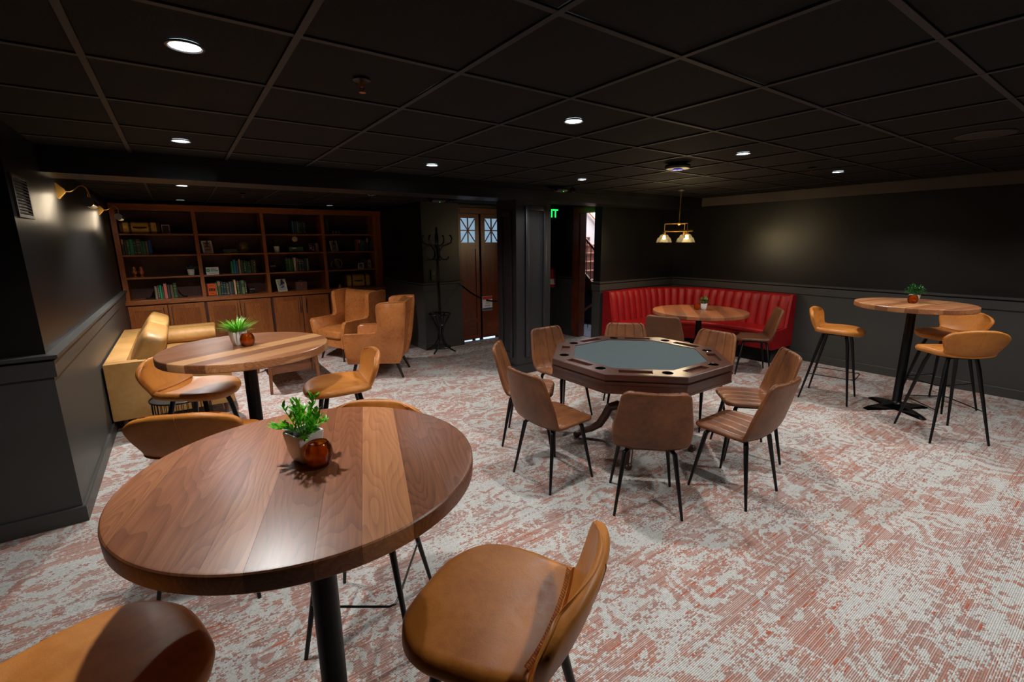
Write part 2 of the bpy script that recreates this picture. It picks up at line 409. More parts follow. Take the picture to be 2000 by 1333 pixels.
# wainscot: a closed section swept along a wall line, offset to the left of travel
def sweep(path, prof):
    n = len(path); P = [Vector((p[0], p[1])) for p in path]; rings = []
    for i in range(n):
        d0 = (P[i]-P[i-1]).normalized() if i else None; d1 = (P[i+1]-P[i]).normalized() if i < n-1 else None
        d0 = d0 or d1; d1 = d1 or d0
        n0 = Vector((-d0.y, d0.x)); n1 = Vector((-d1.y, d1.x)); m = (n0+n1); m.normalize(); k = 1/max(.3, m.dot(n0))
        rings.append([(P[i].x+m.x*o*k, P[i].y+m.y*o*k, z) for o, z in prof])
    return MB().layers(rings)
def wains(paths, i):
    for j, p in enumerate(paths):
        struct('trim_%d' % (i+j), sweep(p, [(-.004, .10), (.016, .10), (.016, .935), (.034, .94), (.034, 1.035), (.02, 1.04), (.02, 1.048), (.056, 1.052), (.056, 1.072), (-.004, 1.076)]), GP)
wl = [[(XL, 8.78), (XL, 3.70), (-3.2, 3.70)]]
bl = {'left': wl[0]}
def rev(p): return p[::-1]
paths = [rev([(XL, 8.38), (XL, 3.70), (-3.2, 3.70)]),
         [(3.72, 6.87), (3.72, 6.70), (3.08, 6.70), (3.08, 8.38)],
         [(5.72, 5.995+.12), (5.72, 6.87)][::1],
         [(XR, -3.2), (XR, YB_), (5.30, YB_), (5.30, 5.23)]]
paths[1] = paths[1][::-1][::-1]
# travel so that the room lies on the left
paths[0] = [(-3.2, 3.70), (XL, 3.70), (XL, 8.38)][::-1]
paths[1] = [(3.08, 8.38), (3.08, 6.70), (3.72, 6.70), (3.72, 6.87)][::-1]
def side_ok(p, q):   # point q should be on the left
    a, b = Vector(p[0]), Vector(p[1]); d = b-a; return d.x*(q[1]-a.y)-d.y*(q[0]-a.x) > 0
tests = [(0, 5), (4.2, 6.8), (5, 6.4), (6, 0)]
paths = [p if side_ok(p, q) else p[::-1] for p, q in zip(paths, tests)]
tests0 = None
if not side_ok([paths[0][0], paths[0][1]], (0, 5)) and not side_ok([paths[0][0], paths[0][1]], (-2, 2)): paths[0] = paths[0][::-1]
wains(paths, 2)
for nm, p in zip(('left', 'coat_corner', 'hall_right', 'right'), paths):
    struct('baseboard_'+nm, sweep(p, [(-.004, 0), (.034, 0), (.034, .098), (.028, .104), (-.004, .104)]), GP)
# column with raised mouldings
CX0, CX1, CY0, CY1 = 3.40, 3.95, 4.68, 5.10
col = struct('column', MB().box(CX0, CY0, 0, CX1, CY1, BEAMZ+.02), M_['column_paint'])
m = MB()
def frame_on(mb, f, a0, a1, z0, z1, wd=.055, th=.02):
    for (p, q, r, s) in ((a0, z0, a0+wd, z1), (a1-wd, z0, a1, z1), (a0+wd, z1-wd, a1-wd, z1), (a0+wd, z0, a1-wd, z0+wd)): f(mb, p, q, r, s, th)
frame_on(m, lambda mb, p, q, r, s, th: mb.box(p, CY0-th, q, r, CY0+.004, s, bev=.004), CX0+.135, CX1-.075, .215, 2.125)
m.build('moulding', M_['column_paint'], col)
m = MB(); frame_on(m, lambda mb, p, q, r, s, th: mb.box(CX0-th, p, q, CX0+.004, r, s, bev=.004), CY0+.08, CY1-.08, .215, 2.06)
m.build('moulding', M_['column_paint'], col)
struct('baseboard_column', MB().box(CX0-.03, CY0-.03, 0, CX1+.03, CY1+.03, .115, bev=.004), M_['column_paint'])

# ------------------------------------------------------------------ ceilings: slab above, lay-in tiles and tee bars below
slab = struct('ceiling', MB().box(-3.3, -3.3, 2.70, XR+.15, 10, 2.8), BP)
G = .6096
tile_me = MB().box(-G/2+.012, -G/2+.012, 0, G/2-.012, G/2-.012, .012, bev=.003).mesh('tile', M_['tile'], False)
cutc = MB().lathe([(.050, -.05), (.050, .06)], 40).mesh('c', M_['tile'])
tile_hole = cut(tile_me, [cutc], 'tile_with_hole')
def ceiling_grid(z, x0, y0, ox, oy, nx0, nx1, ny0, ny1, lights, xmax, ymin, ymax, xmin=-9, main='x'):
    for i in range(nx0, nx1):
        for j in range(ny0, ny1):
            cx, cy = ox+G*i, oy+G*j
            if cx+G/2 < xmin+.05 or cx-G/2 > xmax-.05 or cy-G/2 > ymax-.05 or cy+G/2 < ymin+.05: continue
            hl = any(abs(cx-l[0]) < .2 and abs(cy-l[1]) < .2 for l in lights)
            o = put('ceiling_tile', tile_hole if hl else tile_me, slab, (cx, cy, z+.004))
    for i in range(nx0, nx1+1):
        x = ox+G*(i-.5)
        if xmin < x < xmax: MB().box(x-.012, ymin, z-.004, x+.012, ymax, z+.003, bev=.001).build('ceiling_grid_bar', M_['grid'], slab, False)
    for j in range(ny0, ny1+1):
        y = oy+G*(j-.5)
        if ymin < y < ymax: MB().box(xmin if xmin > -5 else -3.2, y-.012, z-.003, xmax, y+.012, z+.004, bev=.001).build('ceiling_grid_bar', M_['grid'], slab, False)
ceiling_grid(CEIL, 0, 0, .113, 2.107, -6, 12, -9, 5, DOWN, XR, -3.2, 4.60, -3.2)
ceiling_grid(LCEIL, 0, 0, .127, 6.11, -2, 10, -2, 5, LOUNGE+HALL, 5.72, 4.98, 8.78, XL)
def downlight(x, y, z, label):
    t = thing('downlight', label, 'light', (x, y, z), 0, 'recessed downlights')
    MB().lathe([(.046, .004), (.046, -.002), (.052, -.007), (.059, -.006), (.059, -.003), (.055, .001)], 40, close=False).build('trim_ring', M_['blackplastic'], t)
    MB().lathe([(.047, -.003), (.045, .015), (.041, .035), (.038, .047)], 40, close=False).build('reflector', M_['lens'], t)
    MB().lathe([(.0, .045), (.039, .045)], 40, close=False).build('lens', M_['led_disc'], t)
    return t
names = {}
for i, (x, y, z) in enumerate(DOWN+LOUNGE+HALL):
    key = (round(x), round(y))
    where = {(0, 2): 'large-looking white recessed downlight in the black ceiling nearest above the front table', (0, 4): 'white recessed downlight just before the beam, above the middle walnut table',
        (2, 4): 'white recessed downlight before the beam between sofa side and black column', (2, 2): 'white recessed downlight on the black ceiling ahead of the sprinkler, above the room centre',
        (4, 4): 'white recessed downlight beside the emergency light on the beam near the column', (4, 2): 'white recessed downlight near the round ceiling speaker, on its right',
        (6, 2): 'white recessed downlight farthest along the ceiling towards the right wall'}.get(key) if z == CEIL else \
        {(0, 6): 'white downlight in the lounge ceiling nearer the beam, left one', (0, 8): 'small white downlight close above the left bookcase bay', (2, 6): 'white downlight in the lounge ceiling nearer the beam, right one',
         (2, 8): 'small white downlight close above the third bookcase bay', (4, 6): 'recessed downlight in the hall ceiling hidden behind the beam'}.get(key)
    downlight(x, y, z, where or 'white recessed downlight in the black ceiling behind the camera')

# ------------------------------------------------------------------ bookcase
OK, OD = M_['oak'], M_['oak_dark']
FY = 8.40                                   # front of the uprights
bc = thing('bookcase', 'dark stained oak built-in bookcase of four bays along the lounge back wall', 'bookcase', (0, 0, 0))
def vpart(name, x0, y0, z0, x1, y1, z1, mat, parent):  # grain vertical: build lying along X, turn upright
    L = z1-z0; me = MB().box(0, -(x1-x0)/2, -(y1-y0)/2, L, (x1-x0)/2, (y1-y0)/2, bev=.002)
    o = me.build(name, mat, parent, False, ((x0+x1)/2, (y0+y1)/2, z0)); o.rotation_euler = Matrix(((0, 1, 0), (0, 0, 1), (1, 0, 0))).to_euler() if False else (0, -PI/2, 0); return o
def vp(name, x0, y0, z0, x1, y1, z1, mat, parent):
    # rotation (0,-90,0): local X -> world Z, local Z -> world -X
    L = z1-z0; me = MB().box(0, -(y1-y0)/2, -(x1-x0)/2, L, (y1-y0)/2, (x1-x0)/2, bev=.002)
    return me.build(name, mat, parent, False, ((x0+x1)/2, (y0+y1)/2, z0), (0, -PI/2, 0))
TOPZ = 2.255
for x0, x1 in ((-.685, -.625), (.23, .28), (1.125, 1.172), (2.03, 2.08), (2.92, 2.97)):
    vp('upright', x0, FY, .918, x1, 8.765, 2.165, OK, bc)
vp('filler_panel', 2.97, FY+.03, .918, 3.072, FY+.055, 2.17, OK, bc)
MB().box(-.685, FY, 2.165, 3.072, FY+.03, TOPZ, bev=.003).build('top_rail', OK, bc, False)
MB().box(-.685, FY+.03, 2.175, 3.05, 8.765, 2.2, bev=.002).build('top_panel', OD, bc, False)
BAYS = [(-.625, .23), (.28, 1.125), (1.172, 2.03), (2.08, 2.92)]
for a, b in BAYS:
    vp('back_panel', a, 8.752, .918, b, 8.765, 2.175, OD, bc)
    for z in (1.85, 1.555, 1.24): MB().box(a+.001, FY+.012, z-.022, b-.001, 8.752, z, bev=.002).build('shelf', OK, bc, False)
ct = tag(MB().box(-.695, 8.33, .858, 3.073, 8.77, .9, bev=.004).build('countertop', OK, None, False), 'long stained oak countertop under the bookcase shelves', 'countertop')
MB().box(-.69, FY, .9, 3.07, 8.765, .918, bev=.002).build('bottom_board', OK, bc, False)
for k, (x0, x1) in enumerate(((-.685, .25), (.25, 1.15), (1.15, 2.055), (2.055, 3.065))):
    cb = thing('base_cabinet', ['oak base cabinet behind the sofa, under the left bookcase bay', 'oak base cabinet under the bookcase bay holding the orange tin', 'oak base cabinet under the bookcase bay holding the brown box', 'oak base cabinet behind the armchairs, under the right bookcase bay'][k], 'cabinet', (x0, 8.37, 0), 0, 'base cabinets under the bookcase')
    W = x1-x0
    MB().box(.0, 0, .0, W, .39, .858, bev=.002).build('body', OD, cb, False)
    mid = W/2
    for s, (a, b) in enumerate(((.02, mid-.006), (mid+.006, W-.02))):
        d = vp('door', a, -.02, .1, b, 0, .84, OK, cb)
        # shaker frame on the door (door local: X up, Y depth, Z = -x)
        L = .74; w2 = (b-a)/2; f = MB()
        f.box(0, -.018, -w2, .07, -.008, w2, bev=.002).box(L-.07, -.018, -w2, L, -.008, w2, bev=.002).box(.07, -.018, -w2, L-.07, -.008, -w2+.065, bev=.002).box(.07, -.018, w2-.065, L-.07, -.008, w2, bev=.002)
        f.build('door_frame', OK, d, False)
        hx = -(w2-.04) if s == 0 else (w2-.04)      # world x = -local z
        MB().tube([(L-.28, -.045, hx), (L-.03, -.045, hx)], .006, 10).tube([(L-.25, -.045, hx), (L-.25, -.015, hx)], .004, 8).tube([(L-.06, -.045, hx), (L-.06, -.015, hx)], .004, 8).build('handle', M_['steel'], d, label='brushed steel bar handle')

# ------------------------------------------------------------------ books
CN = {'2f3a35': 'blackish green', '333a33': 'dull dark green', '35604c': 'green with gilt bands', '1f7a5c': 'teal green', '2a4a44': 'dark teal', '474a38': 'thick dark olive', '3c8a70': 'thin mint green', '3a6b50': 'mid green', '7a6e55': 'khaki', '1d4f9a': 'bright blue',
 '8a7a66': 'beige grey', '5a5646': 'patterned taupe', '10a068': 'vivid emerald', '6e5f42': 'short khaki brown', 'd9776a': 'salmon pink', '34383e': 'charcoal', '6b5c40': 'olive brown', '2c5a38': 'dark green gilt-lettered'}
def book(x, w_, h, z, col, st, label, group, y=8.46, dep=.15):
    t = thing('book', label, 'book', (x+w_/2, y, z), 0, group)
    g = .0015; a = -w_/2+g; b = w_/2-g
    lean = .0
    cov = MB().box(a, 0, 0, a+.003, dep, h).box(b-.003, 0, 0, b, dep, h)
    r = [(a, 0)]+[((a+b)/2-(b-a)/2*math.cos(PI*i/8), -.005*math.sin(PI*i/8)) for i in range(1, 8)]+[(b, 0), (b, .004), (a, .004)]
    cov.prism(r, 0, h); cm = pm(col); o = cov.build('cover', cm, t, False)
    MB().box(a+.003, .004, .003, b-.003, dep-.004, h-.004).build('pages', pm('8f8468', .9), t, False)
    if 'g' in st:
        for zz in (h*.8, h*.62, h*.12): MB().box(a+.002, -.0062, zz, b-.002, -.002, zz+h*.045).build('gilt_band', pm('9c8a5a', .5), t, False)
    if 't' in st: MB().box(a+.001, -.0064, h*.68, b-.001, -.002, h*.96).build('title_label', pm('a3795e'), t, False)
    if 'b' in st: MB().box(a+.001, -.0064, h*.5, b-.001, -.002, h*.78).build('title_label', pm('3c5a3c'), t, False)
    if '2' in st: MB().box(a+.002, -.0064, h*.1, b-.002, -.002, h*.4).build('title_label', pm('9a9a60'), t, False)
    if 'w' in st:
        for i in range(5): MB().box(a+.006, -.0064, h*(.18+.14*i), b-.006, -.002, h*(.18+.14*i)+.012).build('spine_lettering', pm('b9b7a5'), t, False)
    return t
ROWS = {
 'books beside the blue book on the second shelf of the left bay': (1.555, [(-0.620,.027,.222,'2f3a35','t'),(-0.592,.024,.186,'333a33',''),(-0.567,.032,.208,'35604c','g'),(-0.534,.043,.215,'1f7a5c',''),(-0.490,.028,.2,'2a4a44','g'),(-0.461,.047,.219,'474a38','g'),(-0.413,.016,.196,'3c8a70',''),(-0.396,.037,.194,'3a6b50',''),(-0.358,.027,.19,'7a6e55',''),(-0.329,.038,.201,'1d4f9a','')],
   ['leftmost green-black book with tan label, touching the upright, second shelf', 'short dull green book second from the upright, left bay second shelf', 'green gilt-banded book before the wide teal one, left bay second shelf', 'wide plain teal green book, left bay second shelf', 'dark teal banded book right of the wide teal one, left bay', 'thickest olive book in the middle of the second shelf row, left bay', 'thin mint green book on the second shelf of the left bay', 'plain mid green book between thin mint and khaki ones, left bay', 'khaki book next to the blue book, left bay second shelf', 'bright blue book at the right end of the row, left bay']),
 'books between the pair of bookends at the bottom of the left bay': (.918, [(-0.341,.031,.185,'8a7a66','g'),(-0.308,.024,.193,'5a5646','w'),(-0.283,.027,.196,'10a068',''),(-0.254,.02,.178,'6e5f42',''),(-0.232,.039,.218,'d9776a',''),(-0.19,.033,.202,'34383e',''),(-0.155,.034,.196,'6b5c40',''),(-0.118,.041,.219,'2c5a38','g')],
   ['beige grey book against the left bookend, bottom of left bay', 'patterned taupe book left of the vivid emerald one, bottom left bay', 'thin vivid emerald book, bottom of the left bay', 'short khaki brown book between emerald and salmon books', 'salmon pink book in the bottom row of the left bay', 'charcoal book right of the salmon pink one', 'olive brown book between charcoal and dark green books', 'dark green gilt book against the right bookend, bottom left bay']),
 'books on the third shelf of the second bay': (1.24, [(0.65,.03,.191,'14925a',''),(0.682,.036,.217,'2f7a95',''),(0.719,.029,.197,'1f5f80',''),(0.753,.029,.222,'b08a62',''),(0.784,.037,.204,'2c4f42',''),(0.822,.032,.203,'223630','w'),(0.855,.02,.193,'1a7a55',''),(0.877,.044,.183,'2c443c','g'),(0.923,.035,.204,'34443a',''),(0.959,.035,.202,'3f4434','g')],
   ['bright green book at the left end of the row, second bay third shelf', 'light blue book right of the bright green one, second bay', 'deeper blue book between light blue and tan ones, second bay', 'tan spined book in the second bay third shelf row', 'plain dark green book right of the tan one, second bay', 'near-black book with pale lettering down its spine, second bay third shelf', 'thin emerald book in the second bay third shelf row', 'wide dark green gilt-banded book right of the thin emerald one', 'dull green book second from the right end, second bay third shelf', 'olive banded book at the right end, second bay third shelf']),
 'books right of the orange tin at the bottom of the second bay': (.918, [(0.41,.024,.198,'7a8050','2'),(0.436,.043,.22,'4a5c40','t'),(0.481,.028,.206,'2f4a48','g'),(0.51,.039,.195,'1f4448','g'),(0.551,.037,.187,'5a5c44','g'),(0.59,.033,.202,'50585a',''),(0.624,.028,.201,'3c4446',''),(0.658,.029,.228,'d8b080',''),(0.692,.036,.209,'46553a','g'),(0.73,.025,.198,'3a4844',''),(0.757,.043,.215,'5f7f4a','b'),(0.802,.026,.198,'44483e','w')],
   ['yellow green book touching the orange tin', 'tall green book with a pinkish label near the orange tin', 'slim slate teal book with bands, third from the orange tin', 'deep teal book with a gilt foot, bottom of second bay', 'short olive banded book left of two plain grey ones', 'mid grey plain book, bottom row of second bay', 'dark grey plain book against the cream one', 'tall cream book standing out in the bottom row, second bay', 'mossy green gilt book right of the cream one', 'slim grey green book left of the light green one', 'light green book with a darker band, bottom of second bay', 'grey lettered book at the right end, bottom row of second bay']),
 'books on the top shelf of the third bay': (1.85, [(1.588,.03,.207,'2f6a85',''),(1.621,.038,.207,'33382c',''),(1.662,.028,.208,'3f7a7c','g'),(1.692,.031,.196,'34382c','g'),(1.725,.034,.191,'30322a',''),(1.76,.036,.2,'34453a','g')],
   ['blue book at the left end of the top shelf row, third bay', 'wide dark book right of the blue one, top shelf', 'pale teal gilt book on the top shelf, third bay', 'dark banded book right of the pale teal one, top shelf', 'plain black-brown book second from the right, top shelf third bay', 'dark green gilt book at the right end, top shelf third bay']),
 'books left of the small bookend, third shelf of the third bay': (1.24, [(1.435,.039,.23,'22573a','g'),(1.476,.039,.213,'4a7a55',''),(1.517,.033,.191,'2c7040',''),(1.557,.037,.225,'d8c8b0',''),(1.596,.029,.223,'4a5248','t'),(1.628,.046,.201,'46525a','g'),(1.676,.037,.196,'2c4a58','g'),(1.715,.038,.216,'1c3f50',''),(1.754,.034,.208,'70734a','')],
   ['tall dark green book at the left end, third bay third shelf', 'sage green book second in the row, third bay third shelf', 'short grass green book left of the white one, third bay', 'off-white spined book in the third bay', 'grey book with beige label right of the white one, third bay', 'wide blue grey book in the third bay third shelf row', 'slate blue gilt book, third bay third shelf', 'deep petrol blue plain book, third bay third shelf', 'olive yellow book at the right end, third bay third shelf']),
 'dark books at the left of the top shelf, right bay': (1.85, [(2.087,.027,.214,'2a3430',''),(2.115,.031,.252,'2c3640',''),(2.147,.02,.242,'3a5048','')],
   ['shorter dark green book against the upright, top shelf right bay', 'tall dark slate book between two greener ones, top shelf right bay', 'thin dark teal book beside the bluish glass box']),
 'books on the second shelf of the right bay': (1.555, [(2.587,.033,.194,'383838',''),(2.623,.026,.211,'b02820',''),(2.652,.039,.21,'302c26','t'),(2.694,.028,.199,'1f6a45',''),(2.724,.031,.205,'2a4a3c','g'),(2.759,.029,.203,'1c3a55',''),(2.791,.043,.228,'26303a','t'),(2.85,.036,.197,'2c3634',''),(2.887,.032,.198,'303c3c','')],
   ['dark grey book left of the red one, right bay', 'red book in the right bay', 'dark book with a brown label right of the red one', 'green book in the right bay second shelf', 'dark green gilt-banded book right of the green one, right bay', 'navy book left of the tall pale-labelled one, right bay', 'tallest dark book with a pale label, right bay second shelf', 'dark greenish book second from the right end, right bay', 'dark teal-grey book at the far right end, right bay second shelf']),
}
for grp, (z, L, labs) in ROWS.items():
    for (x, w_, h, c, s), lb in zip(L, labs): book(x, w_, h, z, c, s, lb, grp)
def flatbook(x0, x1, y, z, h, col, label, group, st=''):
    t = thing('book', label, 'book', (x0, y, z), 0, group); W = x1-x0
    MB().box(0, 0, 0, W, .14, .003).box(0, 0, h-.003, W, .14, h).box(0, -.003, 0, W, .002, h).build('cover', pm(col), t, False)
    MB().box(.004, .002, .003, W-.004, .136, h-.003).build('pages', pm('8f8468', .9), t, False)
    if st: MB().box(W*.2, -.0045, h*.25, W*.5, -.002, h*.75).build('title_label', pm(st), t, False)
flatbook(.587, .78, 8.47, 1.555, .032, '3c4a3a', 'lower green-grey book lying flat left of the gold starburst', 'flat books beside the gold starburst', '6a7050')
flatbook(.582, .765, 8.475, 1.587, .028, '4a5644', 'upper green-grey book lying flat left of the gold starburst', 'flat books beside the gold starburst')
flatbook(1.508, 1.729, 8.46, 1.555, .045, '3a5a4c', 'lower dark green book lying flat under the clock', 'flat books under the clock', '22302c')
flatbook(1.512, 1.727, 8.465, 1.600, .04, '3d6a40', 'upper green book with white lettering lying flat under the clock', 'flat books under the clock', 'b8bcae')
def bookend(x, z, dirn, label):
    t = thing('bookend', label, 'bookend', (x, 8.5, z), 0, 'black metal bookends')
    s = dirn
    MB().box(min(0, s*.004), -.05, 0, max(0, s*.004), .06, .15, bev=.001).box(min(0, s*.11), -.05, 0, max(0, s*.11), .06, .003, bev=.001).build('plate', M_['blackplastic'], t, False)
    MB().tube([(s*.006, 0, .12), (s*.03, 0, .06), (s*.06, 0, .022), (s*.115, 0, .018)], [.006, .008, .01, .011], 8).build('brace', M_['metal_gloss'], t)
bookend(-.288, 1.555, 1, 'black bookend right of the blue book, left bay'); bookend(-.345, .918, -1, 'black bookend left of the beige grey book, bottom left bay'); bookend(-.074, .918, 1, 'black bookend right of the dark green book, bottom left bay')
bookend(.997, 1.24, 1, 'black bookend at the right end of the second bay third shelf'); bookend(1.432, 1.24, -1, 'black bookend beside the lidded jar'); bookend(1.79, 1.24, 1, 'black bookend right of the olive yellow book, third bay'); bookend(2.582, 1.555, -1, 'black bookend left of the red book, right bay')
# suitcases
def suitcase(x0, x1, y0, y1, z, h, label, bulge=.02):
    t = thing('suitcase', label, 'suitcase', ((x0+x1)/2, (y0+y1)/2, z)); a = (x1-x0)/2; b = (y1-y0)/2
    pts = []
    for i in range(24):
        th = 2*PI*i/24; c_, s_ = math.cos(th), math.sin(th); e = .45
        pts.append((b*math.copysign(abs(c_)**e, c_), h/2+h/2*math.copysign(abs(s_)**e, s_)))
    def slab_(xa, xb, g, mat, name):
        rings = [[(x, p[0]*g, h/2+(p[1]-h/2)*g) for p in pts] for x in (xa, xb)]
        return MB().layers(rings).build(name, mat, t)
    slab_(-a+.01, a-.01, .985, M_['canvas'], 'body')
    slab_(-a, -a+.035, 1, M_['brown_strap'], 'end_binding'); slab_(a-.035, a, 1, M_['brown_strap'], 'end_binding')
    for s in (-1, 1): slab_(s*a*.5-.014, s*a*.5+.014, 1.005, M_['brown_strap'], 'strap')
    hy = -b-.012
    MB().tube([(-.075, -b+.002, h*.5), (-.06, hy, h*.49), (0, hy-.006, h*.46), (.06, hy, h*.49), (.075, -b+.002, h*.5)], [.007, .01, .013, .01, .007], 10).build('handle', M_['brown_strap'], t)
    for s in (-1, 1):
        MB().box(s*a*.75-.012, -b-.006, h*.45, s*a*.75+.012, -b+.004, h*.72, bev=.002).build('latch', M_['brass'], t, False)
        for zz in (.2, .5, .8): MB().sphere((s*a*.5, -b-.001, h*zz), .005, 8, 6).build('rivet', M_['brass'], t)
suitcase(-.605, -.165, 8.46, 8.68, 1.85, .165, 'yellow suitcase with brown straps on the top shelf of the left bay')
suitcase(2.37, 2.845, 8.45, 8.68, .918, .235, 'yellow suitcase with brown straps standing on the counter, right bay')
# picture frames
def picture(x, z, w_, h, label, tilt=.28, rz=-.2, frame='d8dfe0', inner='8a7668', art=None, y=8.52, fw=.012, lines=0):
    t = thing('framed_picture', label, 'picture frame', (x, y, z), rz)
    R = Matrix.Rotation(-tilt, 4, 'X')
    f = MB()
    for a in ((-w_/2, 0, -w_/2+fw, h), (w_/2-fw, 0, w_/2, h), (-w_/2+fw, 0, w_/2-fw, fw), (-w_/2+fw, h-fw, w_/2-fw, h)): f.box(a[0], -.008, a[1], a[2], .006, a[3], bev=.002)
    f.xf(R).build('frame', pm(frame, .35), t, False)
    MB().box(-w_/2+fw, -.004, fw, w_/2-fw, .004, h-fw).xf(R).build('print', pm(inner), t, False)
    if art: 
        rr = random.Random(int(x*100)); q = MB()
        for i in range(14):
            cx, cz = rr.uniform(-.3, .3)*w_, rr.uniform(.22, .8)*h; s = rr.uniform(.03, .1)*w_
            q.box(cx-s, -.0052, cz-s*.6, cx+s, -.0038, cz+s*.8)
        q.xf(R).build('printed_image', pm(art), t, False)
    for i in range(lines): MB().box(-w_*.22, -.0052, h*(.27+.24*i), w_*.22, -.0038, h*(.27+.24*i)+.012).xf(R).build('printed_line', pm('2a2320'), t, False)
    MB().box(-w_*.1, 0, 0, w_*.1, .004, h*.9).xf(Matrix.Rotation(.25, 4, 'X') @ Matrix.Translation((0, .06 if tilt > .1 else .03, 0))).build('easel_back', pm('2a2a2a'), t, False)
    return t
picture(-.095, 1.851, .095, .125, 'small silver frame with a dark red picture right of the top suitcase', .1, .05, 'b4bfc9', '4a2426', None, 8.5, .009)
picture(.385, 1.556, .135, .2, 'white frame with three printed lines leaning by the upright, second bay', .32, .18, 'c8d4d8', 'a08a7a', None, 8.47, .018, 3)
picture(1.345, .919, .15, .21, 'cream and gold frame with a grey picture at the bottom of the third bay', .32, .2, 'd8cfa0', 'a9adb5', '3a3c48', 8.44, .018)
picture(2.245, 1.556, .13, .19, 'white frame with a grey sketch on the second shelf, right bay', .32, .2, 'b8c2c4', '857f7b', '2c2a2c', 8.47, .016)
picture(2.665, 1.241, .1, .11, 'small square cream frame with black centre on the third shelf, right bay', .05, .0, 'c9c3a0', '23252a', '8a8f96', 8.44, .016)
def block(x, y, z, w_, d, h, label, face, side, art=None, rz=0):
    t = thing('decor_block', label, 'ornament', (x, y, z), rz)
    MB().box(-w_/2, 0, 0, w_/2, d, h, bev=.002).build('body', pm(side), t, False)
    MB().box(-w_/2+.006, -.002, .006, w_/2-.006, .002, h-.006).build('picture_face', pm(face), t, False)
    if art:
        rr = random.Random(int(x*977)); q = MB()
        for i in range(9): cx, cz = rr.uniform(-.3, .3)*w_, rr.uniform(.1, .85)*h; s = rr.uniform(.05, .13)*w_; q.box(cx-s, -.0035, cz-s, cx+s, -.0015, cz+s*1.3)
        q.build('printed_image', pm(art), t, False)
block(1.868, 8.46, 1.555, .085, .05, .145, 'black card with pale spots left of its pair, third bay', '17181f', '5a4c42', 'b9ab98')
block(1.948, 8.46, 1.555, .055, .05, .145, 'brownish block right of the spotted black card, third bay', '6a5c50', '5a4c42', '4c4038')
block(2.742, 8.5, 1.24, .11, .03, .16, 'grey photo block behind the small square frame, right bay', '5c5652', '4c4642', '2f2c2c')
block(2.842, 8.49, 1.24, .07, .035, .16, 'beige block with a dark squiggle, far right third shelf', '94877c', '6a5e54', '4a423e')
block(2.155, 8.52, 1.555, .018, .03, .055, 'tiny beige peg beside the white frame, right bay', '8a7860', '8a7860')
# text helper
def text_mesh(txt, size, mat, parent, loc, rot=(PI/2, 0, 0), ext=.0008, align='CENTER', name='lettering', bold=0):
    cu = bpy.data.curves.new('txt', 'FONT'); cu.body = txt; cu.size = size; cu.extrude = ext; cu.align_x = align; cu.align_y = 'CENTER'; cu.offset = bold
    o = bpy.data.objects.new('tmp', cu); C.objects.link(o); bpy.context.view_layer.update(); me = ev(o); bpy.data.objects.remove(o)
    me.materials.clear(); me.materials.append(mat); return put(name, me, parent, loc, rot)
# orange tin
t = thing('tin_box', 'orange and black tin lettered E-Z standing by the upright, second bay', 'tin', (.352, 8.5, .918), .12)
MB().box(-.06, -.04, 0, .06, .05, .195, bev=.01).build('body', pm('1c1614', .4), t, False)
MB().box(-.05, -.043, .008, .055, -.036, .185, bev=.003).build('front_panel', pm('e0580f', .45), t, False)
MB().box(-.063, -.03, .012, -.055, .04, .18, bev=.002).build('side_panel', pm('a83c14', .45), t, False)
MB().box(-.038, -.0455, .07, .043, -.042, .118).build('label_bar', pm('1c1614', .4), t, False)
text_mesh('E-Z', .045, pm('e0580f', .45), t, (.002, -.0465, .094))
MB().box(-.026, -.0445, .03, .03, -.0425, .036).box(-.026, -.0445, .043, .03, -.0425, .046).box(-.028, -.0445, .15, .032, -.0425, .156).build('printed_line', pm('5a2410'), t, False)
# counter sign
t = thing('counter_sign', 'white card with a green circle and green text bar, second bay', 'sign', (.4, 8.44, 1.24), .0)
R = Matrix.Rotation(-.12, 4, 'X')
MB().box(-.082, 0, 0, .082, .004, .115, bev=.001).xf(R).build('card', pm('d8dcdc', .4), t, False)
MB().lathe([(.0001, 0), (.024, 0), (.024, .0016), (.0001, .0016)], 28).xf(Matrix.Translation((-.055, -.001, .065)) @ Matrix.Rotation(PI/2, 4, 'X')).xf(R).build('green_circle', pm('2a9a5c', .4), t)
MB().box(-.018, -.0018, .048, .068, .001, .068).xf(R).build('green_bar', pm('4fae74', .4), t, False)
MB().box(-.018, -.0018, .078, .05, .001, .083).box(-.018, -.0018, .086, .036, .001, .0895).box(-.045, -.0018, .018, .04, .001, .0205).xf(R).build('printed_line', pm('4a5454'), t, False); MB().box(-.006, -.0028, .0555, .056, -.0012, .0605).box(-.069, -.0036, .062, -.041, -.002, .068).xf(R).build('printed_line', pm('c4dccc'), t, False)
MB().box(.05, .05, 0, .13, .06, .012).build('base_foot', M_['blackplastic'], t, False)
# urns
for k, x in enumerate((-.533, -.455)):
    t = thing('copper_urn', ['copper shaker urn nearest the left upright', 'copper shaker urn, the right one of the pair'][k], 'urn', (x, 8.5, 1.24), 0, 'pair of copper urns')
    MB().lathe([(.034, 0), (.034, .004), (.02, .014), (.009, .024), (.009, .032), (.024, .045), (.034, .066), (.034, .078), (.024, .094), (.022, .1)], 28).build('bowl', M_['copper'], t)
    MB().lathe([(.038, .074), (.038, .08)], 28).build('rim_band', M_['copper'], t)
    MB().lathe([(.022, .1), (.021, .13), (.016, .146), (.0005, .152)], 28).build('cap', M_['copper'], t)
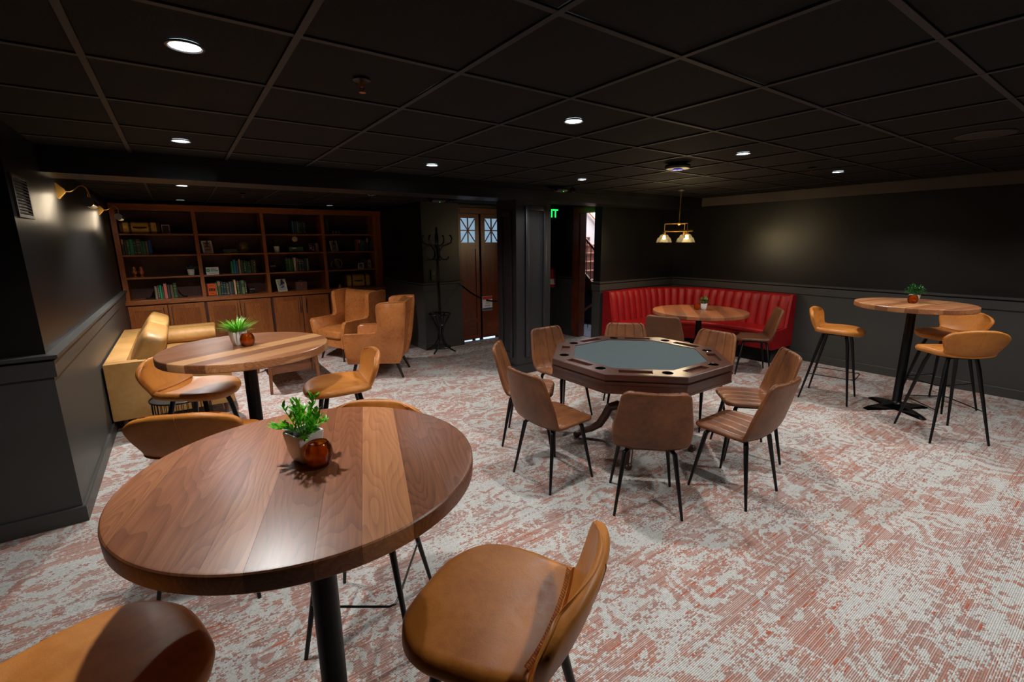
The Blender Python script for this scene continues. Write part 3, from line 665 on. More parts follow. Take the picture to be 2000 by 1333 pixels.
# shelf plants
def leafmesh(mb, base, d, L, W, up=Vector((0, 0, 1)), bend=.25, seg=4, fold=.15):
    d = d.normalized(); s = d.cross(up); s = s.normalized() if s.length > .05 else Vector((1, 0, 0)); n = s.cross(d).normalized(); vs = []; fs = []
    for i in range(seg+1):
        u = i/seg; wd = W*(math.sin(PI*min(1, u*.92+.06))**.8)/2; c = base+d*(L*u)+n*(-bend*L*u*u)
        vs += [c-s*wd+n*wd*fold, c, c+s*wd+n*wd*fold]
    for i in range(seg):
        a = i*3; fs += [(a, a+1, a+4, a+3), (a+1, a+2, a+5, a+4)]
    return mb.add(vs, fs)
def cylpot(t, r0, r1, h, mat):
    MB().lathe([(r0*.9, 0), (r0, .004), (r1, h-.004), (r1-.001, h), (r1-.006, h-.001), (r1-.008, h-.012)], 32).build('pot', mat, t)
    MB().lathe([(.0005, h-.01), (r1-.008, h-.01)], 24, close=False).build('soil', M_['soil'], t)
t = thing('potted_eucalyptus', 'grey-green round-leaved plant in a white pot on the third shelf, left bay', 'plant', (.13, 8.52, 1.24))
cylpot(t, .04, .048, .09, M_['white_pot']); rr = random.Random(4)
for k in range(9):
    a = rr.uniform(0, 2*PI); q = MB(); st = Vector((0, 0, .085)); dv = Vector((math.cos(a)*.9, math.sin(a)*.6, rr.uniform(.5, 1.3))).normalized(); L = rr.uniform(.09, .15); pts = [st+dv*L*i/5+Vector((0, 0, -.05*(i/5)**2)) for i in range(6)]
    q.tube(pts, .0015, 5)
    for i in range(1, 6):
        for s in (-1, 1): leafmesh(q, pts[i], Vector((rr.uniform(-1, 1), s*rr.uniform(.3, 1), rr.uniform(-.2, .5))), .035, .026, bend=.1)
    q.build('sprig', M_['leaf_euc'], t)
t = thing('potted_palm', 'dark arching-leaved plant in a white pot on the second shelf, third bay', 'plant', (1.335, 8.52, 1.555)); cylpot(t, .038, .047, .1, M_['white_pot'])
q = MB()
for k in range(22):
    a = 2*PI*k/22*3.1; leafmesh(q, Vector((0, 0, .09)), Vector((math.cos(a), math.sin(a), rr.uniform(.6, 2.4))), rr.uniform(.11, .17), .02, bend=.35, seg=6)
q.build('foliage', M_['leaf_shelf'], t, kind='stuff')
# gold starburst
t = thing('starburst_sculpture', 'gold wire starburst ornament on the second shelf, second bay', 'ornament', (.855, 8.5, 1.645))
q = MB(); rr = random.Random(3)
for k in range(16):
    th = 2*PI*k/16+rr.uniform(-.1, .1); y = rr.uniform(-.5, .5); d = Vector((math.cos(th), y, math.sin(th))).normalized(); s = Vector((-math.sin(th), 0, math.cos(th))); L = rr.uniform(.075, .088); w2 = rr.uniform(.008, .014)
    MB().tube([d*.012, d*L*.98+s*w2, d*L*.98-s*w2, d*.012], .0018, 6).build('spoke', M_['gold'], t)
MB().sphere((0, 0, 0), .016, 12, 8).build('hub', M_['gold'], t)
# black camera-like box, clock, jar, boxes
t = thing('vintage_camera', 'black vintage camera at the right end of the bottom row, second bay', 'camera', (.91, 8.5, .918))
MB().box(-.045, -.03, 0, .045, .04, .085, bev=.004).build('body', M_['blackplastic'], t, False); MB().lathe([(.022, 0), (.022, .02), (.018, .025)], 20).xf(Matrix.Translation((0, -.03, .04)) @ Matrix.Rotation(PI/2, 4, 'X')).build('lens', M_['metal_gloss'], t); MB().box(-.035, -.034, .065, .035, -.028, .072).build('trim_strip', M_['steel'], t, False); MB().tube([(-.04, 0, .088), (-.03, 0, .1), (.03, 0, .1), (.045, 0, .088)], .003, 6).build('handle', M_['metal'], t)
t = thing('table_clock', 'round cream-faced clock on a black figure stand above two green books', 'clock', (1.625, 8.53, 1.64))
MB().box(-.05, -.03, 0, .05, .03, .012, bev=.003).tube([(-.035, 0, .012), (-.02, 0, .045), (0, 0, .09)], [.007, .01, .008], 8).tube([(.035, 0, .012), (.02, 0, .045), (0, 0, .09)], [.007, .01, .008], 8).sphere((0, 0, .05), .016, 10, 8).build('stand', M_['blackplastic'], t)
MB().lathe([(.042, -.008), (.042, .01), (.036, .014)], 32).xf(Matrix.Translation((0, 0, .13)) @ Matrix.Rotation(PI/2, 4, 'X')).build('case', M_['gold'], t)
MB().lathe([(.0005, 0), (.034, 0)], 32, close=False).xf(Matrix.Translation((0, -.0155, .13)) @ Matrix.Rotation(PI/2, 4, 'X')).build('dial', pm('c2b8a0', .5), t)
MB().box(-.0012, -.0175, .13, .0012, -.0158, .156).box(-.018, -.0175, .129, 0, -.0158, .1315).build('clock_hand', M_['blackplastic'], t, False)
t = thing('glass_jar', 'empty glass jar with a pale wooden lid on the third shelf, third bay', 'jar', (1.243, 8.5, 1.24))
MB().lathe([(.036, 0), (.039, .004), (.039, .088), (.036, .09), (.036, .006)], 32, close=False).build('body', M_['clear'], t); MB().lathe([(.04, .09), (.042, .094), (.042, .106), (.04, .11)], 32).build('lid', M_['tan_wood'], t)
t = thing('wooden_box', 'small brown wooden box with a brass handle at the bottom of the third bay', 'box', (1.645, 8.5, .918))
MB().box(-.088, -.04, 0, .088, .08, .145, bev=.004).build('body', M_['stair'], t, False); MB().tube([(-.025, .02, .145), (-.025, .02, .16), (.025, .02, .16), (.025, .02, .145)], .004, 8).build('handle', M_['brass'], t); MB().box(-.006, -.043, .09, .006, -.039, .115, bev=.001).build('clasp', M_['brass'], t, False)
t = thing('glass_trinket_box', 'low bluish glass box on the top shelf of the right bay', 'box', (2.285, 8.5, 1.85))
MB().box(-.11, -.04, .002, .11, .05, .058, bev=.002).build('body', M_['smoke'], t, False)
for x in (-.05, 0, .05): MB().box(x-.012, -.042, .004, x+.012, -.037, .055, bev=.001).build('metal_strip', M_['steel'], t, False)
t = thing('ring_sculpture', 'gold interlocking ring ornament on the third shelf, right bay', 'ornament', (2.26, 8.5, 1.24))
def ring(cx, cz, r, rx, rz, n=40, a0=0, a1=2*PI):
    Mx = Matrix.Rotation(rz, 4, 'Z') @ Matrix.Rotation(rx, 4, 'X'); return [Mx @ Vector((r*math.cos(a0+(a1-a0)*i/n), 0, r*math.sin(a0+(a1-a0)*i/n)))+Vector((cx, 0, cz)) for i in range(n+1)]
MB().tube(ring(0, .098, .092, .35, 0, a0=2.6, a1=2.6+5.6), .005, 8).build('ring', M_['gold'], t); MB().tube(ring(.01, .1, .08, -.3, 1.0), .0045, 8).build('ring', M_['gold'], t)
MB().tube([(-.03, -.02, .18), (.045, .02, .03)], .005, 8).build('crossbar', M_['gold'], t)
t = thing('hand_bell', 'brass hand bell with a dark handle left of the standing suitcase', 'bell', (2.28, 8.47, .918))
MB().lathe([(.044, 0), (.042, .006), (.03, .03), (.024, .06), (.016, .07), (.004, .074)], 32).build('bell_body', M_['brass'], t); MB().lathe([(.005, .074), (.007, .09), (.005, .12), (.008, .14), (.003, .158)], 16).build('handle', M_['blackplastic'], t)

# ------------------------------------------------------------------ hall doors, stairwell
DW = M_['door_wood']
dr = thing('double_door', 'reddish brown wooden double door with barred frosted panes behind the black rope', 'door', (0, 6.845, 0)); dr['kind'] = 'structure'; dr.name = 'door_1'
DT = 2.16
m = MB().box(3.735, -.03, 0, 3.812, .02, DT+.09, bev=.004).box(4.99, -.03, 0, 5.08, .02, DT+.09, bev=.004).box(3.812, -.03, DT, 4.99, .02, DT+.09, bev=.004)
m.build('door_frame', DW, dr, False)
for k, (a, b) in enumerate(((3.814, 4.185), (4.225, 4.598), (4.61, 4.985))):
    L = Vector; leaf = MB(); fy, by = -.012, .02
    g0, g1, gz0, gz1 = (a+.0 if k == 0 else a+.06, 0, 1.69, 2.085); 
    g0 = a+.035 if k == 0 else a+.1; g1 = g0+.275 if k == 0 else g0+.275
    g0, g1 = ((3.836, 4.118), (4.305, 4.575), (4.66, 4.93))[k]
    # leaf built of stiles and rails around the window opening
    leaf.box(a, fy, .04, g0, by, DT-.01, bev=.003).box(g1, fy, .04, b, by, DT-.01, bev=.003).box(g0, fy, gz1, g1, by, DT-.01).box(g0, fy, 1.58, g1, by, gz0).box(g0, fy, .04, g1, by, .09).box(g0, fy, .32, g1, by, .40)
    lf = leaf.build('door_leaf', DW, dr, False)
    MB().box(g0, .004, .09, g1, .014, .32).build('lower_panel', DW, lf, False)
    # tall panel with the grain upright
    vp('tall_panel', g0, .004, .40, g1, .014, 1.58, DW, lf)
    MB().box(g0, .006, gz0, g1, .012, gz1).build('window_pane', M_['frost'], lf, False)
    cx, cz = (g0+g1)/2, (gz0+gz1)/2; w2, h2 = (g1-g0)/2, (gz1-gz0)/2
    q = MB().box(cx-.010, -.010, gz0, cx+.010, .006, gz1).box(g0, -.010, cz-.010, g1, .006, cz+.010)
    for s in (-1, 1):
        L_ = math.hypot(w2, h2)*2-.02; q2 = MB().box(-L_/2, -.009, -.008, L_/2, .005, .008).xf(Matrix.Translation((cx, 0, cz)) @ Matrix.Rotation(s*math.atan2(h2, w2), 4, 'Y')); q.add(q2.v, q2.f)
    q.build('muntin', DW, lf, False)
struct('door_sill_glow', MB().box(3.86, 6.862, .0, 4.02, 6.868, .02).box(4.09, 6.862, .0, 4.17, 6.868, .028).box(4.25, 6.862, .0, 4.5, 6.868, .03), emit('daylight_gap', 'b8d0f0', 1.6)).name = 'trim_9'  # glowing strips put in for daylight seeping under the door leaves
# stair opening casing
cs = thing('door_2', 'brown wooden door casing around the opening to the stairs', 'door frame'); cs['kind'] = 'structure'
MB().box(5.70, DOOR_Y1-.0, 0, 5.745, DOOR_Y1+.15, 2.27, bev=.004).box(5.70, DOOR_Y0-.1, 0, 5.745, DOOR_Y0, 2.27, bev=.004).box(5.70, DOOR_Y0, 2.17, 5.745, DOOR_Y1, 2.27, bev=.004).build('casing', M_['door_wood'], cs, False)
MB().box(5.72, DOOR_Y1-.02, 0, 5.86, DOOR_Y1+.001, 2.17, bev=.003).build('jamb', M_['door_wood'], cs, False)
struct('wall_stairwell_back', MB().box(8.05, 4.5, 0, 8.2, 10, 4.6), M_['white'])
struct('wall_stairwell_side', MB().box(5.86, 9.85, 0, 8.2, 9.95, 4.6), M_['white'])
struct('wall_stairwell_front', MB().box(5.86, 5.15, 2.9, 8.2, 5.25, 4.6).box(5.86, 5.25, 2.75, 5.95, 9.9, 4.6), M_['white'])
struct('trim_10', MB().box(5.86, 5.25, .001, 8.05, 9.85, .006), M_['bluegrey_carpet'])
st = thing('staircase', 'brown staircase with baluster railing rising behind the door opening', 'staircase', (6.9, 6.07, 0))
for i in range(13):
    MB().box(.04, .225*i, 0, 1.14, .225*(i+1)+.0, .18*(i+1)-.03).build('riser_step', M_['stair'], st, False)
    MB().box(.02, .225*i-.02, .18*(i+1)-.03, 1.14, .225*(i+1), .18*(i+1), bev=.006).build('tread', pm('7d5040'), st, False)
ln = math.hypot(1, .8)
MB().add([(0, 0, -.0), (.035, 0, 0), (.035, 3, 2.4), (0, 3, 2.4), (0, 0, .25), (.035, 0, .25), (.035, 3, 2.66), (0, 3, 2.66)], [(0, 1, 2, 3), (4, 7, 6, 5), (0, 4, 5, 1), (3, 2, 6, 7), (0, 3, 7, 4), (1, 5, 6, 2)]).build('stringer', M_['door_wood'], st, False)
MB().tube([(.017, -.1, .86), (.017, 3, 3.34)], .026, 12).build('handrail', M_['rail_wood'], st)
for i in range(24): MB().tube([(.017, .12*i, .8*.12*i+.24), (.017, .12*i, .8*.12*i+.93)], .009, 8).build('baluster', M_['metal'], st)
MB().tube([(1.10, .0, .75), (1.10, 3, 3.15)], .022, 12).build('wall_handrail', M_['rail_wood'], st)
struct('wall_understair', MB().add([(6.86, 6.1, 0), (6.895, 6.1, 0), (6.895, 9.8, 0), (6.86, 9.8, 0), (6.86, 6.1, .02), (6.895, 6.1, .02), (6.895, 9.8, 2.9), (6.86, 9.8, 2.9)], [(0, 1, 2, 3), (4, 7, 6, 5), (0, 4, 5, 1), (3, 2, 6, 7), (0, 3, 7, 4), (1, 5, 6, 2)]), M_['navy'])
t = thing('stair_railing', 'low railing beside the foot of the stairs seen under the flight', 'railing', (6.5, 6.2, 0))
MB().tube([(0, 0, .62), (0, .9, -.0+.05)], .022, 10).build('handrail', M_['rail_wood'], t)
for i in range(7): MB().tube([(0, .11*i, 0), (0, .11*i, .6-.0692*i*.9)], .008, 8).build('baluster', M_['metal'], t)

# ------------------------------------------------------------------ wall fittings
t = thing('fire_extinguisher', 'red fire extinguisher on the hall wall just right of the column', 'extinguisher', (5.60, 6.58, .86))
MB().lathe([(.055, 0), (.06, .01), (.06, .3), (.05, .34), (.02, .36), (.02, .375)], 24).build('cylinder', pm('b01820', .3), t); MB().lathe([(.061, .06), (.061, .16)], 24, close=False).build('label_wrap', pm('d8d4cc'), t)
MB().box(-.015, -.012, .37, .015, .012, .41).box(-.06, -.01, .405, .03, .01, .415).box(-.06, -.01, .425, .03, .01, .435).build('valve_handle', M_['metal'], t, False); MB().tube([(0, -.02, .39), (-.03, -.07, .36), (-.02, -.08, .2), (0, -.07, .08)], .008, 8).build('hose', M_['blackplastic'], t); MB().box(.055, -.02, .1, .095, .02, .36).build('wall_bracket', M_['metal'], t, False)
t = thing('exit_sign', 'green glowing exit sign half hidden behind the black column', 'sign', (5.175, 6.2, 2.16))
MB().box(-.17, -.02, -.1, .17, .02, .1, bev=.004).build('housing', M_['clear'] if False else M_['blackplastic'], t, False)
MB().box(-.158, -.024, -.09, .158, -.019, .09).build('sign_face', pm('0c3018', .4), t, False)
text_mesh('EXIT', .19, M_['exit_green'], t, (.0, -.026, -.005), bold=.003)
MB().box(-.04, -.015, .1, .04, .015, LCEIL-2.16).build('canopy', M_['blackplastic'], t, False)
def emergency(loc, rz, label, down):
    t = thing('emergency_light', label, 'light', loc, rz, 'twin head emergency lights')
    MB().sphere((0, 0, 0), .07, 20, 12, (1.6, .6, .42)).build('housing', M_['greyplastic'], t)
    for s in (-1, 1):
        MB().lathe([(.02, 0), (.034, .012), (.04, .045), (.036, .05)], 20).xf(Matrix.Translation((s*.14, -.02, -.01)) @ Matrix.Rotation(s*.6, 4, 'Y') @ Matrix.Rotation(1.25, 4, 'X')).build('lamp_head', M_['blackplastic'], t)
        MB().sphere((s*.155, -.062, .0), .028, 14, 8, (1, .5, 1)).build('lens', M_['smoke'], t)
    MB().sphere((.01, -.035, -.022), .004, 8, 6).build('indicator', M_['led_green'], t)
emergency((3.05, 6.05, LCEIL-.035), 0, 'twin-head emergency light on the hall ceiling before the wooden door', 1)
emergency((4.01, 4.555, 2.325), 0, 'twin-head emergency light on the beam face above the column', 0)
t = thing('wall_vent', 'black louvred wall vent beside the first brass picture light', 'vent', (XL, 3.93, 1.97))
f = MB().box(-.0, -.17, -.12, .012, -.15, .12, bev=.002).box(0, .15, -.12, .012, .17, .12, bev=.002).box(0, -.15, .1, .012, .15, .12, bev=.002).box(0, -.15, -.12, .012, .15, -.1, bev=.002)
f.build('frame', M_['grey_paint'], t, False); MB().box(-.0, -.15, -.1, .002, .15, .1).build('backing', M_['blackplastic'], t, False)
for i in range(11): MB().box(-.006, -.15, -.0008, .008, .15, .0008).xf(Matrix.Translation((.006, 0, -.09+.018*i)) @ Matrix.Rotation(.7, 4, 'Y')).build('slat', M_['grey_paint'], t, False)
t = thing('wall_plate', 'small dark upright plate on the wall behind the coat stand', 'plate', (3.24, 6.68, 1.19)); MB().box(-.04, -.006, -.085, .04, .02, .085, bev=.003).build('plate', pm('3b332c', .4), t, False)
MB().box(-.022, -.009, .005, .022, -.004, .05, bev=.001).build('symbol', pm('6a5c4c', .4), t, False); MB().box(-.022, -.009, -.05, .022, -.004, -.03, bev=.001).build('symbol', pm('6a5c4c', .4), t, False)
def sconce(y, label):
    t = thing('picture_light', label, 'wall lamp', (XL, y, 2.11), 0, 'brass picture lights')
    MB().add([(0, -.04, -.06), (0, .04, -.06), (0, .04, .06), (0, -.04, .06), (.045, -.012, -.012), (.045, .012, -.012), (.045, .012, .012), (.045, -.012, .012)], [(0, 1, 5, 4), (1, 2, 6, 5), (2, 3, 7, 6), (3, 0, 4, 7), (4, 5, 6, 7), (3, 2, 1, 0)]).build('wall_plate', M_['brass'], t, False)
    MB().tube([(.04, 0, 0), (.07, 0, -.002), (.1, 0, .015), (.125, 0, .04), (.15, 0, .048), (.17, 0, .035), (.18, 0, .005), (.18, 0, -.06)], .005, 10).tube([(.18, 0, -.015), (.18, 0, -.055)], .009, 10).build('arm', M_['brass'], t)
    s = MB(); n = 14; pr = []
    for i in range(n+1): a = math.radians(-30+240*i/n); pr.append((.036*math.cos(a), .036*math.sin(a)))
    pr += [(p[0]*.93, p[1]*.93) for p in pr[::-1]]
    s.layers([[(.18+p[0]*math.cos(.5)+p[1]*math.sin(.5)*0, y_, -.085+p[1]) for p in pr] for y_ in (-.14, .14)]).build('shade', M_['metal'], t)
    for e in (-.141, .141): MB().lathe([(.0005, 0), (.038, 0), (.038, .003), (.0005, .003)], 24).xf(Matrix.Translation((.18, e, -.085)) @ Matrix.Rotation(PI/2, 4, 'X')).build('end_cap', M_['steel'], t)
    MB().tube([(.18, -.12, -.088), (.18, .12, -.088)], .010, 12).build('tube_bulb', emit('warm_tube', 'ffd9a0', 3), t)
    lamp('AREA', 'picture_lamp', (XL+.165, y, 1.985), 2.4, (1, .8, .55), .22, (0, math.radians(62), 0), shape='RECTANGLE', sy=.03)
    return t
sconce(5.11, 'brass picture light right of the wall vent'); sconce(7.5, 'brass picture light next to the bookcase')
def sprinkler(x, y, z, label):
    t = thing('sprinkler', label, 'sprinkler', (x, y, z), 0, 'ceiling sprinklers')
    MB().lathe([(.034, 0), (.036, -.006), (.02, -.008)], 24).build('escutcheon', M_['metal'], t); MB().tube([(0, 0, 0), (0, 0, -.03)], .006, 8).tube([(-.009, 0, -.012), (-.011, 0, -.03), (0, 0, -.05)], .0025, 6).tube([(.009, 0, -.012), (.011, 0, -.03), (0, 0, -.05)], .0025, 6).build('frame', M_['copper'], t)
    MB().lathe([(.0005, -.05), (.014, -.05), (.014, -.052), (.0005, -.052)], 16).build('deflector', M_['copper'], t)
sprinkler(.726, 2.102, CEIL, 'ceiling sprinkler between the two front downlights and the room centre'); sprinkler(5.08, 2.14, CEIL, 'small ceiling sprinkler towards the right wall'); sprinkler(.74, 6.7, LCEIL, 'ceiling sprinkler in the lounge before the bookcase')
t = thing('ceiling_speaker_disc', 'large flush black disc in the ceiling near the right wall', 'speaker', (4.50, .85, CEIL)); MB().lathe([(.0005, -.004), (.13, -.006), (.15, -.004), (.155, 0)], 48, close=False).build('grille', M_['grid'], t)
t = thing('ceiling_device', 'round black ceiling device with a glowing blue ring near the pendant', 'ceiling device', (3.76, 2.70, CEIL))
MB().lathe([(.06, 0), (.105, -.012), (.112, -.03), (.1, -.045), (.05, -.05), (.045, -.046)], 40).build('body', M_['blackplastic'], t); MB().lathe([(.032, -.05), (.045, -.05), (.045, -.056), (.032, -.056)], 32).build('light_ring', M_['led_blue'], t); MB().lathe([(.0005, -.048), (.034, -.048), (.03, -.056), (.0005, -.06)], 32).build('cap', M_['greyplastic'], t)
# pendant
t = thing('pendant_light', 'brass three-arm pendant with stepped clear glass shades over the banquette table', 'pendant lamp', (5.60, 3.94, CEIL))
MB().lathe([(.05, 0), (.05, -.018), (.02, -.03)], 24).tube([(0, 0, -.02), (0, 0, -.09)], .004, 8).build('canopy', M_['steel'], t)
for i in range(3): MB().tube([Vector((.008*math.cos(a)*(i % 2), .008*math.cos(a)*((i+1) % 2), -.045-.022*i+.014*math.sin(a))) for a in [2*PI*k/10 for k in range(11)]], .002, 6).build('chain_link', M_['brass'], t)
MB().tube([(0, 0, -.09), (0, 0, -.44)], .0055, 10).build('stem', M_['brass'], t)
MB().lathe([(.012, -.47), (.024, -.455), (.024, -.44), (.012, -.43)], 16).build('hub', M_['brass'], t)
MB().lathe([(.18, -.535), (.184, -.535), (.184, -.555), (.18, -.555), (.18, -.535)], 48, close=False).build('ring_band', M_['brass'], t)
for k in range(3):
    a = math.radians(120*k)+math.radians(131); c_, s_ = math.cos(a), math.sin(a); R_ = .185
    ar = MB().tube([(0, 0, -.45), (R_*.97*c_, R_*.97*s_, -.45), (R_*c_, R_*s_, -.455), (R_*c_, R_*s_, -.56)], .0045, 10).build('arm', M_['brass'], t)
    MB().lathe([(.016, -.56), (.018, -.565), (.018, -.6), (.012, -.605)], 16, (R_*c_, R_*s_, 0)).build('socket', M_['brass'], t)
    MB().lathe([(.028, -.59), (.05, -.597), (.065, -.628), (.068, -.632), (.082, -.636), (.086, -.645), (.104, -.694), (.106, -.698), (.103, -.698), (.084, -.647), (.066, -.634), (.048, -.6), (.028, -.593)], 36, (R_*c_, R_*s_, 0), close=False).build('shade', M_['clear'], t)
    MB().sphere((R_*c_, R_*s_, -.635), .022, 16, 10).build('bulb', M_['bulb'], t)
    lamp('POINT', 'pendant_bulb_lamp', (5.60+R_*c_, 3.94+R_*s_, CEIL-.672), 11, (1, .78, .5), .03)

# ------------------------------------------------------------------ rope barrier, coat stand
t = thing('rope_barrier', 'black sagging rope across the hall before the wooden double door', 'rope')
P0, P1 = Vector((3.70, 6.66, 1.03)), Vector((3.55, 5.12, 1.04)); pts = [P0.lerp(P1, i/20)+Vector((0, 0, -.16*4*(i/20)*(1-i/20))) for i in range(21)]
P0, P1 = Vector((3.70, 6.66, 1.03)), Vector((3.9, 5.13, 1.0)); pts = [P0.lerp(P1, i/24)+Vector((0, 0, -.20*4*(i/24)*(1-i/24))) for i in range(25)]
MB().tube(pts[1:-1], .013, 10).build('rope', M_['metal'], t); MB().tube(pts[:2], .014, 10).build('end_fitting', M_['steel'], t); MB().sphere(P0, .02, 10, 8).build('wall_hook', M_['steel'], t)
t = thing('do_not_enter_sign', 'small white sign with a red top hanging from the rope', 'sign', (3.80, 6.0, .77))
MB().box(-.09, -.004, -.11, .09, .004, .11, bev=.002).build('board', pm('d9dade', .4), t, False); MB().box(-.088, -.0055, .06, .088, -.003, .106).build('red_band', pm('b02228', .4), t, False); MB().box(-.088, -.0055, -.106, .088, -.003, -.07).build('blue_band', pm('2b3a55', .4), t, False)
text_mesh('DO', .034, pm('4a4f5a'), t, (0, -.006, .035)); text_mesh('NOT', .034, pm('4a4f5a'), t, (0, -.006, .0)); text_mesh('ENTER', .034, pm('4a4f5a'), t, (0, -.006, -.038))
t = thing('coat_stand', 'black bentwood coat stand by the dark wall corner', 'coat stand', (3.22, 6.48, 0), .35)
G_ = M_['metal_gloss']
MB().lathe([(.022, .32), (.022, 1.1), (.019, 1.12), (.022, 1.14), (.022, 1.66), (.018, 1.7)], 20).build('pole', G_, t)
MB().lathe([(.0005, 1.93), (.012, 1.915), (.02, 1.88), (.014, 1.84), (.022, 1.82), (.03, 1.78), (.03, 1.7), (.022, 1.66)], 20).build('finial', G_, t)
for k in range(4):
    a = PI/2*k+.3; c_, s_ = math.cos(a), math.sin(a)
    pth = [(.03, .62), (.035, .5), (.035, .36), (.06, .22), (.11, .12), (.17, .05), (.235, .012)]
    pth = [(.17, .60), (.12, .52), (.06, .4), (.035, .3), (.05, .2), (.1, .11), (.17, .045), (.25, .013)]
    MB().tube([(r*c_, r*s_, z) for r, z in pth], .013, 10).build('leg', G_, t)
    pk = [(.028, 1.46), (.04, 1.56), (.1, 1.64), (.18, 1.665), (.235, 1.69), (.25, 1.75), (.232, 1.79), (.215, 1.795)]
    MB().tube([(r*c_, r*s_, z) for r, z in pk], [.012]*6+[.013, .016], 10).build('hook', G_, t)
    pk = [(.03, 1.66), (.045, 1.58), (.04, 1.5), (.07, 1.445), (.12, 1.43), (.165, 1.445), (.18, 1.48)]
    a += PI/4; c_, s_ = math.cos(a), math.sin(a)
    MB().tube([(r*c_, r*s_, z) for r, z in pk], .010, 10).build('lower_hook', G_, t)
MB().tube(ring(0, 0, .17, PI/2, 0, 40), .011, 8).xf(Matrix.Translation((0, 0, .60))).build('umbrella_ring', G_, t); MB().tube(ring(0, 0, .15, PI/2, 0, 40), .009, 8).xf(Matrix.Translation((0, 0, .07))).build('lower_ring', G_, t)

# ------------------------------------------------------------------ upholstered shells
def cat(keys, t):
    """smooth interpolation of tuples keyed by t"""
    n = len(keys); i = 0
    while i < n-2 and t > keys[i+1][0]: i += 1
    a, b = keys[i], keys[i+1]; u = (t-a[0])/(b[0]-a[0]); u = min(1, max(0, u))
    p0 = keys[i-1] if i else a; p3 = keys[i+2] if i+2 < n else b; out = []
    for k in range(1, len(a)):
        m1 = (b[k]-p0[k])/(b[0]-p0[0])*(b[0]-a[0]); m2 = (p3[k]-a[k])/(p3[0]-a[0])*(b[0]-a[0])
        out.append((2*u**3-3*u*u+1)*a[k]+(u**3-2*u*u+u)*m1+(-2*u**3+3*u*u)*b[k]+(u**3-u*u)*m2)
    return out
def shell(keys, v0, v1, nv, nu, thick, r0, r1, grooves=(), gd=.004, bulge=0.0, droop=0.0):
    """keys: (t, y, z, halfwidth, cup); cup bends the sides towards the sitter.  r0/r1: corner radii at t=0 / t=1"""
    def prof(t): return cat(keys, t)
    L = [0]; N = 200; pp = [prof(i/N) for i in range(N+1)]
    for i in range(N): L.append(L[-1]+math.hypot(pp[i+1][0]-pp[i][0], pp[i+1][1]-pp[i][1]))
    tot = L[-1]
    def arc(t): x = t*N; i = min(N-1, int(x)); return L[i]+(L[i+1]-L[i])*(x-i)
    ts = []
    for i in range(nv+1):
        u = i/nv; t = v0+(v1-v0)*u
        ts.append(t)
    dense = sorted(set([v0+(v1-v0)*k for k in (0, .004, .012, .025, .045, .07)] + ts)) if v0 == 0 else ts
    if v1 == 1: dense = sorted(set(dense+[1-(v1-v0)*k for k in (0, .004, .012, .025, .045, .07, .1)]))
    I = []; O = []
    for t in dense:
        y, z, hw, cup = prof(t); y2, z2 = prof(min(1, t+.01))[:2]; y1, z1 = prof(max(0, t-.01))[:2]
        d = Vector((0, y2-y1, z2-z1)).normalized(); nrm = Vector((0, -d.z, d.y)) if True else None
        # seat front -> back top: d points to -y then +z; the sitter's side is up / forward
        nrm = Vector((0, d.z, -d.y)); s = arc(t); e0, e1 = s, tot-s; w_ = hw
        if e0 < r0: w_ -= r0*(1-math.sqrt(max(0, 1-(1-e0/r0)**2)))
        if e1 < r1: w_ -= r1*(1-math.sqrt(max(0, 1-(1-e1/r1)**2)))
        edge_v = min(1, min(e0, e1)/(thick*.6)); ri = []; ro = []
        for j in range(nu+1):
            u = -1+2*j/nu; u = math.sin(u*PI/2)*.35+u*.65
            x = w_*u; p = Vector((x, y, z-droop*abs(u)**3*(t-v0)/(v1-v0)))+nrm*(cup*abs(u)**2.3)
            # sideways lean of normals where the shell is cupped
            sl = cup*2.3*abs(u)**1.3/max(.05, w_)*(1 if u > 0 else -1); nn = (nrm-Vector((sl, 0, 0))).normalized()
            de = (1-abs(u))*w_; eu = min(1, de/(thick*.55)); e = math.sqrt(max(0, 1-(1-eu)**2))*math.sqrt(max(0, 1-(1-edge_v)**2)) if (v0 == 0 or v1 == 1) else math.sqrt(max(0, 1-(1-eu)**2))
            h = thick/2*max(.12, e); gi = 0
            for g in grooves: gi += gd*math.exp(-((u-g)*hw/.0055)**2)
            ri.append(p+nn*(h-gi+bulge*(1-u*u)*e)); ro.append(p-nn*h)
        I.append(ri); O.append(ro)
    nV, nU = len(dense), nu+1; mb = MB(); vs = [p for r in I for p in r]+[p for r in O for p in r]; o = nV*nU; fs = []
    for a in range(nV-1):
        for b in range(nu): fs += [(a*nU+b, a*nU+b+1, (a+1)*nU+b+1, (a+1)*nU+b), (o+a*nU+b, o+(a+1)*nU+b, o+(a+1)*nU+b+1, o+a*nU+b+1)]
    for a in range(nV-1): fs += [(a*nU, (a+1)*nU, o+(a+1)*nU, o+a*nU), (a*nU+nu, o+a*nU+nu, o+(a+1)*nU+nu, (a+1)*nU+nu)]
    for b in range(nu): fs += [(b, o+b, o+b+1, b+1), ((nV-1)*nU+b, (nV-1)*nU+b+1, o+(nV-1)*nU+b+1, o+(nV-1)*nU+b)]
    return mb.add(vs, fs), I, O
def rimline(I, O, part, off=0.0):
    """points round the rim of a shell (left side, end, right side)"""
    k = I if part == 'in' else O; return [r[0] for r in k]+[p for p in k[-1][1:-1]]+[r[-1] for r in k[::-1]]

